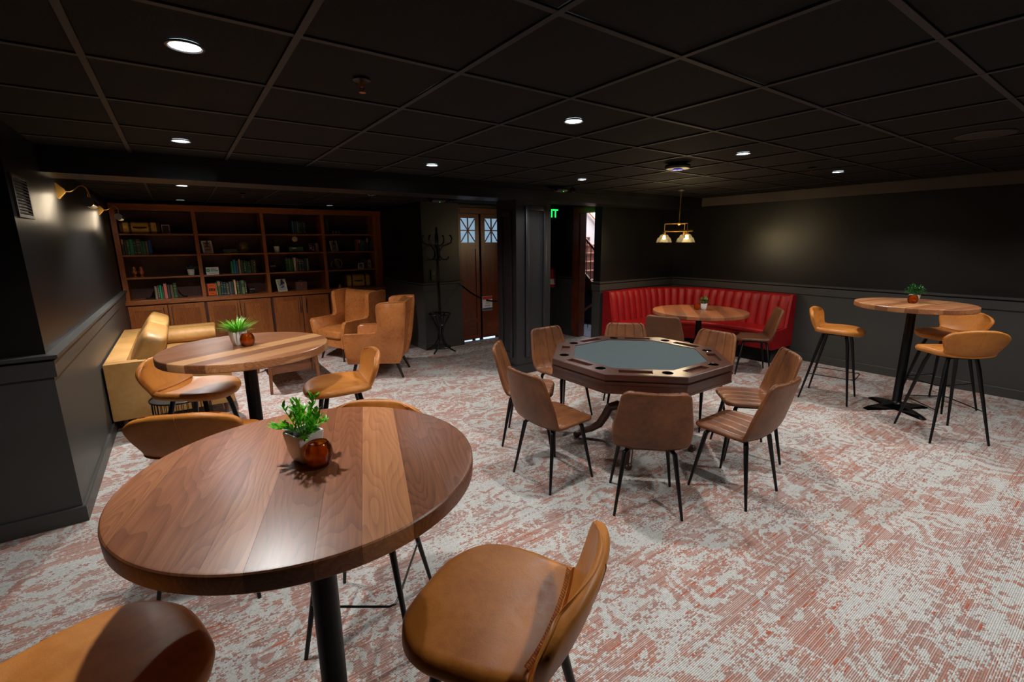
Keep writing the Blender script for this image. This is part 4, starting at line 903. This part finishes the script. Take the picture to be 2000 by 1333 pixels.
# dining chairs: faces local +Y
DK = [(0, .215, .452, .195, 0), (.12, .16, .462, .212, .003), (.30, .02, .458, .222, .010), (.44, -.11, .447, .224, .018), (.52, -.165, .455, .224, .026), (.60, -.20, .50, .232, .034), (.72, -.232, .60, .232, .036), (.86, -.262, .72, .212, .030), (1, -.292, .842, .190, .020)]
GR = (-.84, -.42, 0, .42, .84)
def dining(label, plain_=False):
    t = thing('dining_chair', label, 'chair', (0, 0, 0), 0)
    mat = M_['brown_plain'] if plain_ else M_['brown']; g = () if plain_ else GR
    s, I, O = shell(DK, 0, .53, 22, 60, .034, .06, .001, g, .0075); s.build('seat', mat, t, ang=60)
    b, I2, O2 = shell(DK, .53, 1, 22, 60, .028, .001, .045, g, .0085); bk = b.build('backrest', mat, t, ang=60)
    rp = [r[-1] for r in I2]+I2[-1][::-1][1:-1]+[r[0] for r in I2[::-1]]
    MB().tube([p for p in rp[::2]], .0022, 6).build('piping', mat, bk)
    MB().box(-.15, -.13, .418, .15, .13, .432, bev=.003).build('under_frame', M_['metal'], t, False)
    for sx in (-1, 1):
        for sy, yb, yt in ((1, .205, .12), (-1, -.205, -.12)):
            MB().tube([(sx*.12, yt, .43), (sx*.15, yt*1.15, .405), (sx*.205, yb, .0)], [.013, .016, .0085], 12).build('leg', M_['metal'], t)
    return t
PT = Vector((2.942, 2.39))
dch = dining('x'); used = [False]
DL = [('S', -90, 'ribbed brown chair at the poker table, right front, in side view nearest the viewer'), ('SW', -135, 'brown chair at the poker table with its plain back square to the viewer'), ('W', 180, 'brown chair at the poker table, left front, plain back and orange-lit seat'),
      ('NW', 135, 'ribbed brown chair at the poker table left of all others, beside the column'), ('N', 90, 'ribbed brown chair behind the poker table nearest the black column'), ('NE', 45, 'ribbed brown chair behind the poker table, only its back top showing below the red banquette'),
      ('E', 0, 'ribbed brown chair behind the poker table in front of the round walnut table'), ('SE', -45, 'ribbed brown chair at the poker table, further right one in side view')]
rr = random.Random(5)
for nm, ang, lb in DL:
    a = math.radians(ang); p = PT+Vector((math.cos(a), math.sin(a)))*.885
    place(dch, used, (p.x, p.y, 0), a+PI/2+rr.uniform(-.04, .04), lb, 'ribbed brown chairs around the poker table')
pch = dining('brown plain-backed chair left of the round walnut table before the banquette', True); pch['group'] = 'plain brown chairs at the banquette table'
def face(o, x, y, ang): o.location = (x, y, 0); o.rotation_euler = (0, 0, math.radians(ang)-PI/2)   # ang: direction the sitter faces
face(pch, 4.72, 3.36, 18)
pc2 = copy_tree(pch); face(pc2, 5.93, 2.96, 128); pc2['label'] = 'brown plain-backed chair right of the round walnut table, in side view'

# bar stools
SK = [(0, .243, .722, .19, -.006), (.09, .205, .742, .212, -.004), (.2, .14, .753, .226, .0), (.36, .0, .754, .226, .006), (.48, -.1, .747, .208, .015), (.555, -.155, .752, .197, .024), (.62, -.185, .785, .200, .034), (.73, -.212, .845, .226, .046), (.87, -.232, .91, .240, .052), (1, -.248, .975, .236, .048)]
def stool(label):
    t = thing('bar_stool', label, 'stool', (0, 0, 0), 0)
    s, I, O = shell(SK, 0, .565, 26, 40, .052, .17, .001); st_ = s.build('seat', M_['tan'], t, ang=60)
    b, I2, O2 = shell(SK, .565, 1, 24, 44, .032, .001, .085, droop=.035); bk = b.build('backrest', M_['tan'], t, ang=60)
    for off in (.004,):
        rp = [r[-1] for r in I2]+I2[-1][::-1][1:-1]+[r[0] for r in I2[::-1]]
        MB().tube(rp[::2], .0018, 6).build('piping', M_['tan'], bk)
    # raised centre seam on the back
    cs_ = [r[len(r)//2] for r in O2[2:-3]]; MB().tube([p+Vector((0, -.0005, 0)) for p in cs_], .0017, 6).build('seam', M_['tan'], bk)
    # zigzag stitches along the crease
    row = I2[0]; q = MB(); n = 46
    for i in range(n):
        f0 = (i+.5)/n*(len(row)-1); k = int(f0); p = row[k].lerp(row[min(k+1, len(row)-1)], f0-k)
        if abs(p.x) > .165: continue
        for s_ in (-1, 1): a = Vector((-.0022*s_, .006, .003)); q.tube([p+Vector((0, .013, .008))-a, p+Vector((0, .013, .011))+a], .0014, 5)
    q.build('stitching', pm('c98a4c'), st_, kind='stuff')
    MB().box(-.11, -.1, .705, .11, .12, .722, bev=.004).build('under_plate', M_['metal'], t, False)
    for sx in (-1, 1):
        for yt, yb in ((.11, .215), (-.09, -.225)): MB().tube([(sx*.105, yt, .712), (sx*.125, yt*1.2, .62), (sx*.222, yb, 0)], [.0145, .016, .0085], 12).build('leg', M_['metal'], t)
    zf = .275; k = 1-zf/.62; X0 = .125+(.222-.125)*k
    yb = -.108-.117*k; yf = .132+.083*k
    MB().tube([(-X0, yb, zf), (-X0+.004, yf, zf), (-X0+.01, yf+.045, zf), (-X0+.03, yf+.06, zf), (X0-.03, yf+.06, zf), (X0-.01, yf+.045, zf), (X0-.004, yf, zf), (X0, yb, zf)], .0048, 8).build('footrest', M_['metal'], t)
    return t
stl = stool('x'); used = [False]
for x, y, ang, lb, g in ((.57, .852, 122, 'tan leather bar stool right of the front table, seat in full view', 'tan stools at the front walnut table'), (-.30, 1.195, 14, 'tan leather bar stool left of the front table, its seat front in dark shadow', 'tan stools at the front walnut table'),
      (.525, 1.85, 234, 'tan bar stool behind the front table, only a pale curve of its back showing', 'tan stools at the front walnut table'), (-.0, 2.60, 66, 'tan bar stool with its back towards the front table and its seam showing', 'tan stools at the middle walnut table'),
      (-.01, 3.62, -34, 'tan bar stool at the left of the middle table, before the sofa', 'tan stools at the middle walnut table'), (.80, 3.13, 172, 'tan bar stool at the right of the middle table, in side view', 'tan stools at the middle walnut table'),
      (5.60, 1.925, -80, 'tan bar stool left of the tall table by the right wall', 'tan stools at the tall table by the right wall'), (6.20, 1.16, 156, 'tan bar stool behind the other one, right of the tall table', 'tan stools at the tall table by the right wall'), (5.275, .925, 47, 'tan bar stool nearest the viewer at the tall table by the right wall', 'tan stools at the tall table by the right wall')):
    place(stl, used, (x, y, 0), math.radians(ang)-PI/2, lb, g)

# ------------------------------------------------------------------ round plank tables
def plank_table(loc, R_, h, th, planks, rz, label, mat, group, base='cross', tones=None):
    t = thing('round_table', label, 'table', (loc[0], loc[1], 0), rz, group)
    ys = [-R_]
    tot = sum(planks)
    for p in planks: ys.append(ys[-1]+2*R_*p/tot)
    prof = [(h-th, R_-.006), (h-th+.005, R_-.001), (h-.010, R_), (h-.004, R_-.0015), (h-.001, R_-.005), (h, R_-.010)]
    for i in range(len(planks)):
        y0, y1 = ys[i]+.0002, ys[i+1]-.0002; rings = []
        for z, r in prof:
            a0, a1 = max(-r+.0008, y0), min(r-.0008, y1)
            if i == 0: a0 = -r+.0004
            if i == len(planks)-1: a1 = r-.0004
            th0, th1 = math.asin(max(-1, a0/r)), math.asin(min(1, a1/r)); n = 14; pts = []
            for k in range(n+1): q = th0+(th1-th0)*k/n; pts.append((r*math.cos(q), r*math.sin(q), z))
            for k in range(n+1): q = th1+(th0-th1)*k/n; pts.append((-r*math.cos(q), r*math.sin(q), z))
            rings.append(pts)
        pk_ = MB().layers(rings).build('plank', mat, t, ang=25); q_ = (tones or [.5]*20)[i]; pk_.color = (q_, q_, q_, 1)
    MB().box(-.15, -.15, h-th-.006, .15, .15, h-th, bev=.002).build('mount_plate', M_['metal'], t, False)
    MB().lathe([(.06, .06), (.045, .075), (.038, .085), (.038, h-th-.004)], 28).build('pole', M_['metal'], t)
    for k in range(4):
        a = PI/2*k+PI/4-rz+math.radians(base if isinstance(base, (int, float)) else 0)
        l = MB().add([(.0, -.035, 0), (.31, -.028, 0), (.31, .028, 0), (0, .035, 0), (0, -.03, .075), (.28, -.02, .03), (.28, .02, .03), (0, .03, .075), (.33, -.018, .008), (.33, .018, .008)], [(0, 3, 2, 1), (0, 1, 5, 4), (3, 7, 6, 2), (4, 5, 6, 7), (1, 8, 5), (2, 6, 9), (5, 8, 9, 6), (1, 2, 9, 8), (0, 4, 7, 3)])
        l.build('foot', M_['metal_gloss'], t, False, rot=(0, 0, a))
    return t
W1, W2 = M_['walnut'], M_['walnut_warm']
plank_table((.234, 1.325), .460, 1.08, .048, (1.3, 1, 1.2, 1, 1.35, .9, 1.2, 1.1, 1), math.radians(72), 'round walnut bar table filling the front, planks of strong figured grain', W1, 'tall round walnut tables', 45, [.28, .38, .78, .45, .36, .62, .5, .42, .66])
plank_table((.274, 3.198), .461, 1.08, .048, (.8, 1.3, 1, 1.2, .7, 1.3, 1.1, .9, 1), math.radians(26), 'round walnut bar table in the middle left with pale streaks, before the sofa', W2, 'tall round walnut tables', 20, [.45, .7, .42, .8, .35, .5, .42, .45, .32])
plank_table((5.752, 1.364), .467, 1.08, .048, (1, 1.2, .8, 1.1, 1, 1.3, .9, 1.1), math.radians(-10), 'round walnut bar table by the right wall', W2, 'tall round walnut tables', 12, [.5, .62, .45, .66, .4, .6, .46, .55])
plank_table((5.684, 3.589), .612, .76, .045, (1, 1.1, .9, 1.2, 1, 1.1, .9, 1, 1.1), math.radians(40), 'round low walnut table before the curved red banquette', W1, 'round low table', 0, [.35, .5, .3, .42, .25, .55, .33, .45, .6])

# ------------------------------------------------------------------ plants and amber glasses on the tables
def squarepot(t, a0, a1, h, mat):
    rings = []
    for z, a in ((0, a0*.9), (.004, a0), (h*.35, a0+(a1-a0)*.5), (h-.003, a1), (h, a1-.001), (h, a1-.005), (h-.012, a1-.006)):
        r = a*.16; pts = []
        for k in range(4):
            for j in range(5): q = PI/2*k+PI/2*j/4; cx = (a-r)*(1 if k in (0, 3) else -1); cy = (a-r)*(1 if k in (0, 1) else -1); pts.append((cx+r*math.cos(q), cy+r*math.sin(q), z))
        rings.append(pts)
    MB().layers(rings).build('pot', mat, t); MB().box(-a1+.008, -a1+.008, h-.02, a1-.008, a1-.008, h-.008).build('soil', M_['soil'], t, False)
t = thing('potted_plant', 'bright green leafy plant in a square tapered white pot on the front table', 'plant', (.227, 1.354, 1.08), .35)
squarepot(t, .027, .041, .088, M_['white_pot']); rr = random.Random(11)
for k in range(22):
    a = 2*PI*k*.382; el = .35+1.25*((k % 7)/6); q = MB(); L = rr.uniform(.07, .115) if el > 1 else rr.uniform(.05, .08); d = Vector((math.cos(a), math.sin(a), math.tan(min(1.35, el)))).normalized(); b0 = Vector((math.cos(a)*.012, math.sin(a)*.012, .082)); pts = [b0+d*L*i/7+Vector((0, 0, -.012*(i/7)**2)) for i in range(8)]
    q.tube(pts, .0012, 5)
    for i in range(2, 8):
        for s in range(3):
            q2 = rr.uniform(0, 2*PI); dv = (d*.95+Vector((math.cos(q2), math.sin(q2), rr.uniform(-.2, .6)))*.65); leafmesh(q, pts[i], dv, rr.uniform(.018, .028), rr.uniform(.006, .0085), bend=.15, seg=3)
    q.build('sprig', M_['leaf_bright'], t)
def votive(loc, s, label):
    t = thing('candle_glass', label, 'candle holder', loc, 0, 'amber glass candle holders')
    MB().lathe([(.0005, .0), (.024*s, 0), (.032*s, .010*s), (.038*s, .03*s), (.0375*s, .045*s), (.033*s, .06*s), (.026*s, .070*s), (.0235*s, .0705*s), (.0225*s, .068*s), (.030*s, .057*s), (.0345*s, .044*s), (.035*s, .03*s), (.029*s, .013*s), (.0005, .011*s)], 40, close=False).build('glass', M_['amber'], t)
    MB().lathe([(.0005, .0115*s), (.019*s, .0115*s), (.019*s, .026*s), (.0005, .026*s)], 24).build('candle', pm('d2b26a'), t)
votive((.250, 1.291, 1.08), 1.0, 'amber glass candle holder beside the pot on the front table')
t = thing('potted_grass', 'spiky bright green grass in a white pot on the middle table', 'plant', (.239, 3.268, 1.08), .3); squarepot(t, .027, .041, .085, M_['white_pot'])
q = MB()
for k in range(210):
    a = rr.uniform(0, 2*PI); r0 = rr.uniform(0, .025); leafmesh(q, Vector((r0*math.cos(a), r0*math.sin(a), .07)), Vector((math.cos(a)*rr.uniform(.2, 1.2), math.sin(a)*rr.uniform(.2, 1.2), rr.uniform(.6, 1.6))), rr.uniform(.07, .125), .005, bend=.35, seg=4)
q.build('foliage', M_['grass_leaf'], t, kind='stuff')
votive((.280, 3.194, 1.08), 1.08, 'amber glass candle holder beside the grass pot on the middle table')
def bushy(loc, label, n, R_, mat, pot, zb):
    t = thing('potted_bush', label, 'plant', loc, .4); (squarepot(t, .027, .041, zb, M_['white_pot']) if pot == 's' else cylpot(t, .03, .045, zb, M_['white_pot']))
    q = MB()
    for k in range(n):
        v = Vector((rr.gauss(0, 1), rr.gauss(0, 1), rr.gauss(0, 1))).normalized()*R_*rr.uniform(.35, 1); v.z = abs(v.z)*1.15; leafmesh(q, Vector((v.x, v.y, zb+v.z+.004)), Vector((v.x, v.y, v.z*.6+.02))+Vector((rr.uniform(-.03, .03),)*3), rr.uniform(.016, .024), rr.uniform(.010, .014), bend=.2, seg=2)
    for k in range(14): a = 2*PI*k/14; q.tube([(0, 0, zb-.01), (math.cos(a)*R_*.7, math.sin(a)*R_*.7, zb+R_*.7*rr.uniform(.2, 1))], .0014, 5)
    q.build('foliage', mat, t, kind='stuff')
bushy((5.83, 1.385, 1.08), 'round bushy green plant in a white pot on the table by the right wall', 380, .085, M_['leaf_dark'], 'r', .075); votive((5.73, 1.37, 1.08), 1.1, 'amber glass candle holder before the bushy plant, right wall table')
bushy((5.80, 3.60, .76), 'small green plant in a white square pot on the banquette table', 230, .075, M_['leaf_dark'], 's', .085); votive((5.73, 3.66, .76), 1.1, 'amber glass candle holder on the banquette table')

# ------------------------------------------------------------------ poker table
PW = M_['poker_wood']; AP = .663; RI = .502
pt = thing('poker_table', 'octagonal dark wood poker table with grey-green playing surface', 'table', (PT.x, PT.y, 0))
def octo(ap, z0, z1, mb=None, b=.0):
    R0 = ap/math.cos(PI/8); pts = [(R0*math.cos(PI/8+PI/4*k), R0*math.sin(PI/8+PI/4*k)) for k in range(8)]
    return (mb or MB()).prism(pts, z0, z1)
TZ = .80
octo(RI+.004, TZ-.03, TZ-.005).build('playing_surface', M_['felt'], pt, False, label='grey-green felt playing surface')
ta = math.tan(PI/8)
seg = MB().add([(-RI*ta, -RI, TZ-.045), (RI*ta, -RI, TZ-.045), (AP*ta, -AP, TZ-.045), (-AP*ta, -AP, TZ-.045), (-RI*ta, -RI, TZ), (RI*ta, -RI, TZ), ((AP-.004)*ta, -AP+.004, TZ), (-(AP-.004)*ta, -AP+.004, TZ), (-AP*ta, -AP, TZ-.005), (AP*ta, -AP, TZ-.005)],
    [(0, 1, 2, 3), (4, 7, 6, 5), (0, 4, 5, 1), (3, 2, 9, 8), (8, 9, 6, 7), (1, 5, 6, 9, 2), (0, 3, 8, 7, 4)]).mesh('rail_segment', PW, False)
cutr = MB().box(-.175, -.615, TZ-.018, .055, -.545, TZ+.05).mesh('c', PW, False); cutr2 = MB().lathe([(.034, -.03), (.034, .1)], 32, (.155, -.578, TZ)).mesh('c2', PW)
seg2 = cut(seg, [cutr, cutr2], 'rail_segment')
for k in range(8):
    r = put('rail_segment', seg2, pt, (0, 0, 0), (0, 0, PI/4*k))
    MB().lathe([(.029, -.022), (.0335, -.02), (.0335, .0), (.037, .002), (.0385, .001), (.0385, -.001)], 32, (.155, -.578, TZ), close=False).lathe([(.0005, -.0215), (.0335, -.0215)], 24, (.155, -.578, TZ), close=False).build('cup_holder', M_['metal_gloss'], r)
octo(AP-.012, TZ-.058, TZ-.045).build('shadow_gap', PW, pt, False)
octo(AP+.004, TZ-.075, TZ-.058).build('apron_moulding', PW, pt, False); octo(AP-.002, TZ-.125, TZ-.075).build('apron', PW, pt, False); octo(AP+.002, TZ-.14, TZ-.125).build('apron_moulding', PW, pt, False)
MB().lathe([(.12, TZ-.14), (.12, TZ-.16), (.085, TZ-.17), (.10, .56), (.105, .5), (.085, .42), (.06, .38), (.085, .34), (.1, .3), (.1, .2), (.07, .17)], 36).build('pedestal', PW, pt)
MB().lathe([(.2, TZ-.142), (.2, TZ-.15), (.15, TZ-.165), (.1, TZ-.166)], 36).build('collar', PW, pt)
for k in range(4):
    a = PI/4+PI/2*k-.15; c_, s_ = math.cos(a), math.sin(a)
    pth = [(.07, .30), (.14, .335), (.2, .31), (.235, .23), (.28, .15), (.35, .10), (.42, .07), (.47, .03)]
    q = MB(); n = Vector((-s_, c_, 0)); up = Vector((0, 0, 1)); rings = []
    for i, (r_, z) in enumerate(pth):
        hgt = (.05, .042, .038, .036, .034, .03, .028, .024)[i]; wd = .028
        p = Vector((r_*c_, r_*s_, z)); pr, pz = pth[min(i+1, 7)][0]-pth[max(i-1, 0)][0], pth[min(i+1, 7)][1]-pth[max(i-1, 0)][1]; l = math.hypot(pr, pz); nn = Vector((-pz/l*c_, -pz/l*s_, pr/l))
        rings.append([p+n*(wd*math.cos(t_))+nn*(hgt*math.sin(t_)) for t_ in [2*PI*j/14 for j in range(14)]])
    q.layers(rings); lg = q.build('leg', PW, pt, ang=80)
    MB().sphere((.475*c_, .475*s_, .03), .032, 14, 10, (1, 1, .9)).build('scroll_foot', PW, lg)

# ------------------------------------------------------------------ red banquette
bq = thing('banquette', 'curved red channel-tufted banquette in the room corner', 'banquette')
RD = M_['red']
# centre line of the back's front face, from the left end along the wall, round the corner, to the right end
bx0, byw, bxw, by0, rc = 5.345, YB_-.06, XR-.06, 3.0, .95
def bpath(off):
    """polyline offset inwards by off"""
    P = []; x1 = bxw-off; y1 = byw-off; r_ = rc-off*.35
    n1 = 8
    for i in range(n1+1): P.append((bx0+(x1-r_-bx0)*i/n1, y1))
    for i in range(1, 13): a = PI/2*(1-i/12); P.append((x1-r_+r_*math.cos(a), y1-r_+r_*math.sin(a)))
    for i in range(1, n1+3): P.append((x1, y1-r_+(by0-(y1-r_))*i/(n1+2)))
    return P
def resample(P, n):
    P = [Vector(p) for p in P]; L = [0]
    for i in range(len(P)-1): L.append(L[-1]+(P[i+1]-P[i]).length)
    out = []
    for k in range(n+1):
        s = L[-1]*k/n; i = 0
        while i < len(L)-2 and s > L[i+1]: i += 1
        out.append(P[i].lerp(P[i+1], (s-L[i])/(L[i+1]-L[i])))
    return out
NCH = 24; back = resample(bpath(0.0), NCH*6)
for k in range(NCH):
    pts = back[k*6:k*6+7]; rings = []
    for iz, (z, lean) in enumerate([(.40, .20), (.42, .2), (.5, .19), (.65, .165), (.8, .14), (.9, .125), (.925, .112), (.935, .095)]):
        front = []; bk = []
        for i, p in enumerate(pts):
            a = back[max(0, k*6+i-1)]; b = back[min(len(back)-1, k*6+i+1)]; d = (b-a).normalized(); n = Vector((d.y, -d.x)); u = i/6
            pf = .030*(math.sin(PI*u)**.55) if 0 < i < 6 else 0; pf *= (1 if z < .9 else (.6 if z < .93 else .3))
            f = p+n*(lean+pf); front.append((f.x, f.y, z)); bb = p+n*.005; bk.append((bb.x, bb.y, z))
        rings.append(front+bk[::-1])
    MB().layers(rings).build('back_channel', RD, bq, ang=50)
N_ = 60; A = resample(bpath(.12), N_); B = resample(bpath(.58), N_)
def seatbody(z0, z1, ia, ib, mat, name, rnd=.0):
    rings = []
    for i in range(N_+1):
        a, b = A[i], B[i]; d = (b-a).normalized(); L_ = (b-a).length; e = lambda t_, z: (a.x+d.x*t_, a.y+d.y*t_, z)
        q = [e(0, z0), e(L_-ib, z0), e(L_-ib, z1-rnd), e(L_-ib-rnd*.3, z1-rnd*.3), e(L_-ib-rnd, z1), e(0, z1)]; rings.append(q)
    return MB().layers(rings).build(name, mat, bq, ang=50)
seatbody(.0, .2, 0, .07, M_['metal'], 'toe_kick'); seatbody(.2, .44, 0, .012, RD, 'seat_front'); seatbody(.42, .475, 0, .0, RD, 'seat', .03)
# end panels
def endpanel(x0, y0, x1, y1, name):
    # profile in depth (0 at wall) and height
    pr = [(.0, .02), (.56, .2), (.56, .44), (.20, .46), (.12, .93), (.0, .94)]; d = Vector((x1-x0, y1-y0)).normalized(); n = Vector((-d.y, d.x))*.035; rings = []
    for s in (0, 1): rings.append([(x0+d.x*t_+n.x*s, y0+d.y*t_+n.y*s, z) for t_, z in [(0, .2), (.565, .2), (.57, .45), (.21, .47), (.125, .935), (0, .938)]])
    MB().layers(rings).build(name, RD, bq, False)
endpanel(bx0-.036, byw, bx0-.036, byw-1, 'end_panel'); endpanel(bxw, by0-.001, bxw-1, by0-.001, 'end_panel')
bq.location = (0, 0, 0)

# ------------------------------------------------------------------ sofa
def cushion(mb_dims, mat, name, parent, loc, rot=(0, 0, 0), puff=.03, seam=True, n=10):
    X, Y, Z = mb_dims; bm = bmesh.new(); bmesh.ops.create_cube(bm, size=1); bmesh.ops.subdivide_edges(bm, edges=bm.edges[:], cuts=n, use_grid_fill=True); rnd = random.Random(int(X*1000+Y*77+Z*31))
    for v in bm.verts:
        p = v.co*2; q = Vector((p.x, p.y, p.z)); e = 9
        l = (abs(q.x)**e+abs(q.y)**e+abs(q.z)**e)**(1/e); q = q/l if l > 1e-6 else q; 
        b = (1-q.x*q.x)*(1-q.y*q.y) if abs(p.z) > .99 else 0; c_ = (1-q.z**2)
        w_ = noise.noise(Vector((q.x*1.7+X*9, q.y*1.7, q.z*1.7)))*.006
        v.co = Vector((q.x*X/2*(1+.012*c_), q.y*Y/2*(1+.02*c_), q.z*(Z/2+puff*b)+w_))
    bm.verts.index_update(); vs = [v.co.copy() for v in bm.verts]; fs = [[v.index for v in f.verts] for f in bm.faces]; bm.free()
    o = MB().add(vs, fs).build(name, mat, parent, True, loc, rot, ang=70); return o
SF = M_['sofa']
sf = thing('sofa', 'mustard tan leather sofa along the left wall with loose back cushions', 'sofa', (-.67, 5.30, 0))
SL, SD = 2.15, .96
MB().box(0, 0, .12, SD, .12, .655, bev=.014).build('arm', SF, sf); MB().box(0, SL-.12, .12, SD, SL, .655, bev=.014).build('arm', SF, sf)
MB().box(0, .12, .12, .16, SL-.12, .655, bev=.014).build('back', SF, sf); MB().box(.16, .12, .12, SD-.01, SL-.12, .30, bev=.01).build('base', SF, sf)
for k in range(2): cushion((.79, .94, .14), SF, 'seat_cushion', sf, (.56, .12+.478+.955*k, .375), puff=.03)
for k in range(2): cushion((.46, .93, .19), SF, 'back_cushion', sf, (.31, .12+.478+.955*k, .645), (0, math.radians(-66), 0), puff=.03)
for x in (.08, SD-.08):
    for y in (.08, SL-.08): MB().tube([(x, y, .13), (x, y, 0)], [.022, .016], 12).build('leg', M_['stair'], sf)
bo = thing('bolster_cushion', 'long cylindrical tan bolster against the far arm of the sofa', 'cushion', (.0, 7.24, .545))
q = MB().lathe([(.0005, -.33), (.07, -.33), (.088, -.32), (.092, -.28), (.094, 0), (.092, .28), (.088, .32), (.07, .33), (.0005, .33)], 36, close=False); q.xf(Matrix.Rotation(PI/2, 4, 'Y')).build('body', SF, bo)
MB().tube([(-.321, .089*math.cos(a), .089*math.sin(a)) for a in [2*PI*i/32 for i in range(32)]], .003, 6, closed=True).tube([(.321, .089*math.cos(a), .089*math.sin(a)) for a in [2*PI*i/32 for i in range(32)]], .003, 6, closed=True).build('piping', SF, bo)
bo.location = (-.05, 7.235, .548)
# wire side table
t = thing('wire_side_table', 'small round black wire side table between the sofa and the stool', 'side table', (-.13, 4.56, 0))
MB().lathe([(.0005, .452), (.205, .452), (.215, .456), (.215, .466), (.21, .468), (.206, .458), (.0005, .458)], 48, close=False).build('top', M_['metal'], t)
for k in range(36): a = 2*PI*k/36; MB().tube([(.2*math.cos(a), .2*math.sin(a), .452), (.2*math.cos(a), .2*math.sin(a), .01)], .003, 6).build('wire', M_['metal'], t)
MB().tube([(.2*math.cos(a), .2*math.sin(a), .006) for a in [2*PI*i/48 for i in range(48)]], .006, 8, closed=True).build('base_ring', M_['metal'], t)
# coffee table
t = thing('coffee_table', 'low brown wooden coffee table with tapered legs before the armchairs', 'coffee table', (.66, 5.70, 0))
TK = M_['teak']; W_, L_ = .56, 1.14
MB().box(0, 0, .405, W_, L_, .43, bev=.004).build('top', TK, t, False)
MB().box(.05, .06, .21, .07, L_-.06, .405, bev=.002).build('side_panel', TK, t, False); MB().box(W_-.07, .06, .21, W_-.05, L_-.06, .405, bev=.002).build('side_panel', TK, t, False)
MB().box(.07, .10, .21, W_-.07, .12, .405, bev=.002).build('end_panel', TK, t, False); MB().box(.07, L_-.12, .21, W_-.07, L_-.10, .405, bev=.002).build('end_panel', TK, t, False); MB().box(.07, .12, .21, W_-.07, L_-.12, .225).build('shelf', TK, t, False)
for x, sx in ((.035, -1), (W_-.035, 1)):
    for y, sy in ((.035, -1), (L_-.035, 1)): MB().tube([(x-sx*.0, y-sy*.0, .42), (x+sx*.02, y+sy*.02, 0)], [.024, .015], 14).build('leg', TK, t)

# ------------------------------------------------------------------ wing armchairs: sitter faces local +Y
def armchair(label):
    t = thing('armchair', label, 'armchair', (0, 0, 0), 0, 'tan wing armchairs'); CT = M_['chair_tan']
    # side wing: outline in (y, z), swept in x with a slight outward flare
    out = [(.36, .20), (.375, .30), (.385, .50), (.38, .575), (.355, .60), (.2, .603), (.03, .606), (-.03, .615), (-.055, .66), (-.06, .76), (-.055, .90), (-.065, .965), (-.10, .985), (-.2, .995), (-.34, 1.0), (-.405, .995), (-.41, .93), (-.395, .78), (-.375, .6), (-.35, .42), (-.315, .27), (-.28, .2)]
    for s in (-1, 1):
        rings = []
        for j, (o, sc) in enumerate(((0, .965), (.012, .99), (.04, 1.0), (.07, .99), (.082, .965))):
            rr_ = []
            for y, z in out:
                cy_, cz_ = -.02, .5; yy, zz = cy_+(y-cy_)*sc, cz_+(z-cz_)*sc
                fl = .265+.085*min(1, max(0, (zz-.2)/.42)) + (.02 if zz > .62 else 0)*min(1, (zz-.62)/.3)
                rr_.append((s*(fl+o-.03), yy, zz))
            rings.append(rr_)
        w_ = MB().layers(rings).build('side_wing', CT, t, ang=55)
        pp = [( s*((.265+.085*min(1, max(0, (z-.2)/.42)) + (.02 if z > .62 else 0)*min(1, (z-.62)/.3))+.048), -.02+(y+.02)*.985, .5+(z-.5)*.985) for y, z in out[1:16]]
        MB().tube(pp, .0042, 6).build('piping', CT, w_)
    # back, gently dished
    K = [(0, -.20, .38, .27, .03), (.25, -.225, .52, .30, .03), (.6, -.27, .75, .325, .035), (1, -.325, .985, .335, .04)]
    b, I, O = shell(K, 0, 1, 18, 24, .12, .01, .03, (), 0, bulge=.02); b.build('backrest', CT, t, ang=60)
    MB().add([(-.25, -.26, .2), (.25, -.26, .2), (.33, -.385, .97), (-.33, -.385, .97), (-.25, -.2, .2), (.25, -.2, .2), (.33, -.3, .97), (-.33, -.3, .97)], [(0, 1, 2, 3), (4, 7, 6, 5), (0, 4, 5, 1), (3, 2, 6, 7), (0, 3, 7, 4), (1, 5, 6, 2)]).build('back_panel', CT, t, False)
    MB().box(-.27, -.25, .2, .27, .35, .345, bev=.02).build('base', CT, t)
    c_ = cushion((.56, .6, .12), CT, 'seat_cushion', t, (0, .085, .395), puff=.045)
    for sx in (-1, 1):
        for y0, y1 in ((.28, .33), (-.22, -.31)): MB().tube([(sx*.2, y0, .215), (sx*.25, y1, 0)], [.024, .013], 14).build('leg', M_['dark_edge'], t)
    return t
ac = armchair('tan wing armchair in front of the bookcase cabinets, facing left'); ac.location = (1.98, 7.08, 0); ac.rotation_euler = (0, 0, math.radians(203)-PI/2)
a2 = copy_tree(ac); a2.location = (2.03, 5.83, 0); a2.rotation_euler = (0, 0, math.radians(148)-PI/2); a2['label'] = 'tan wing armchair nearer the viewer, turned away beside the middle table'
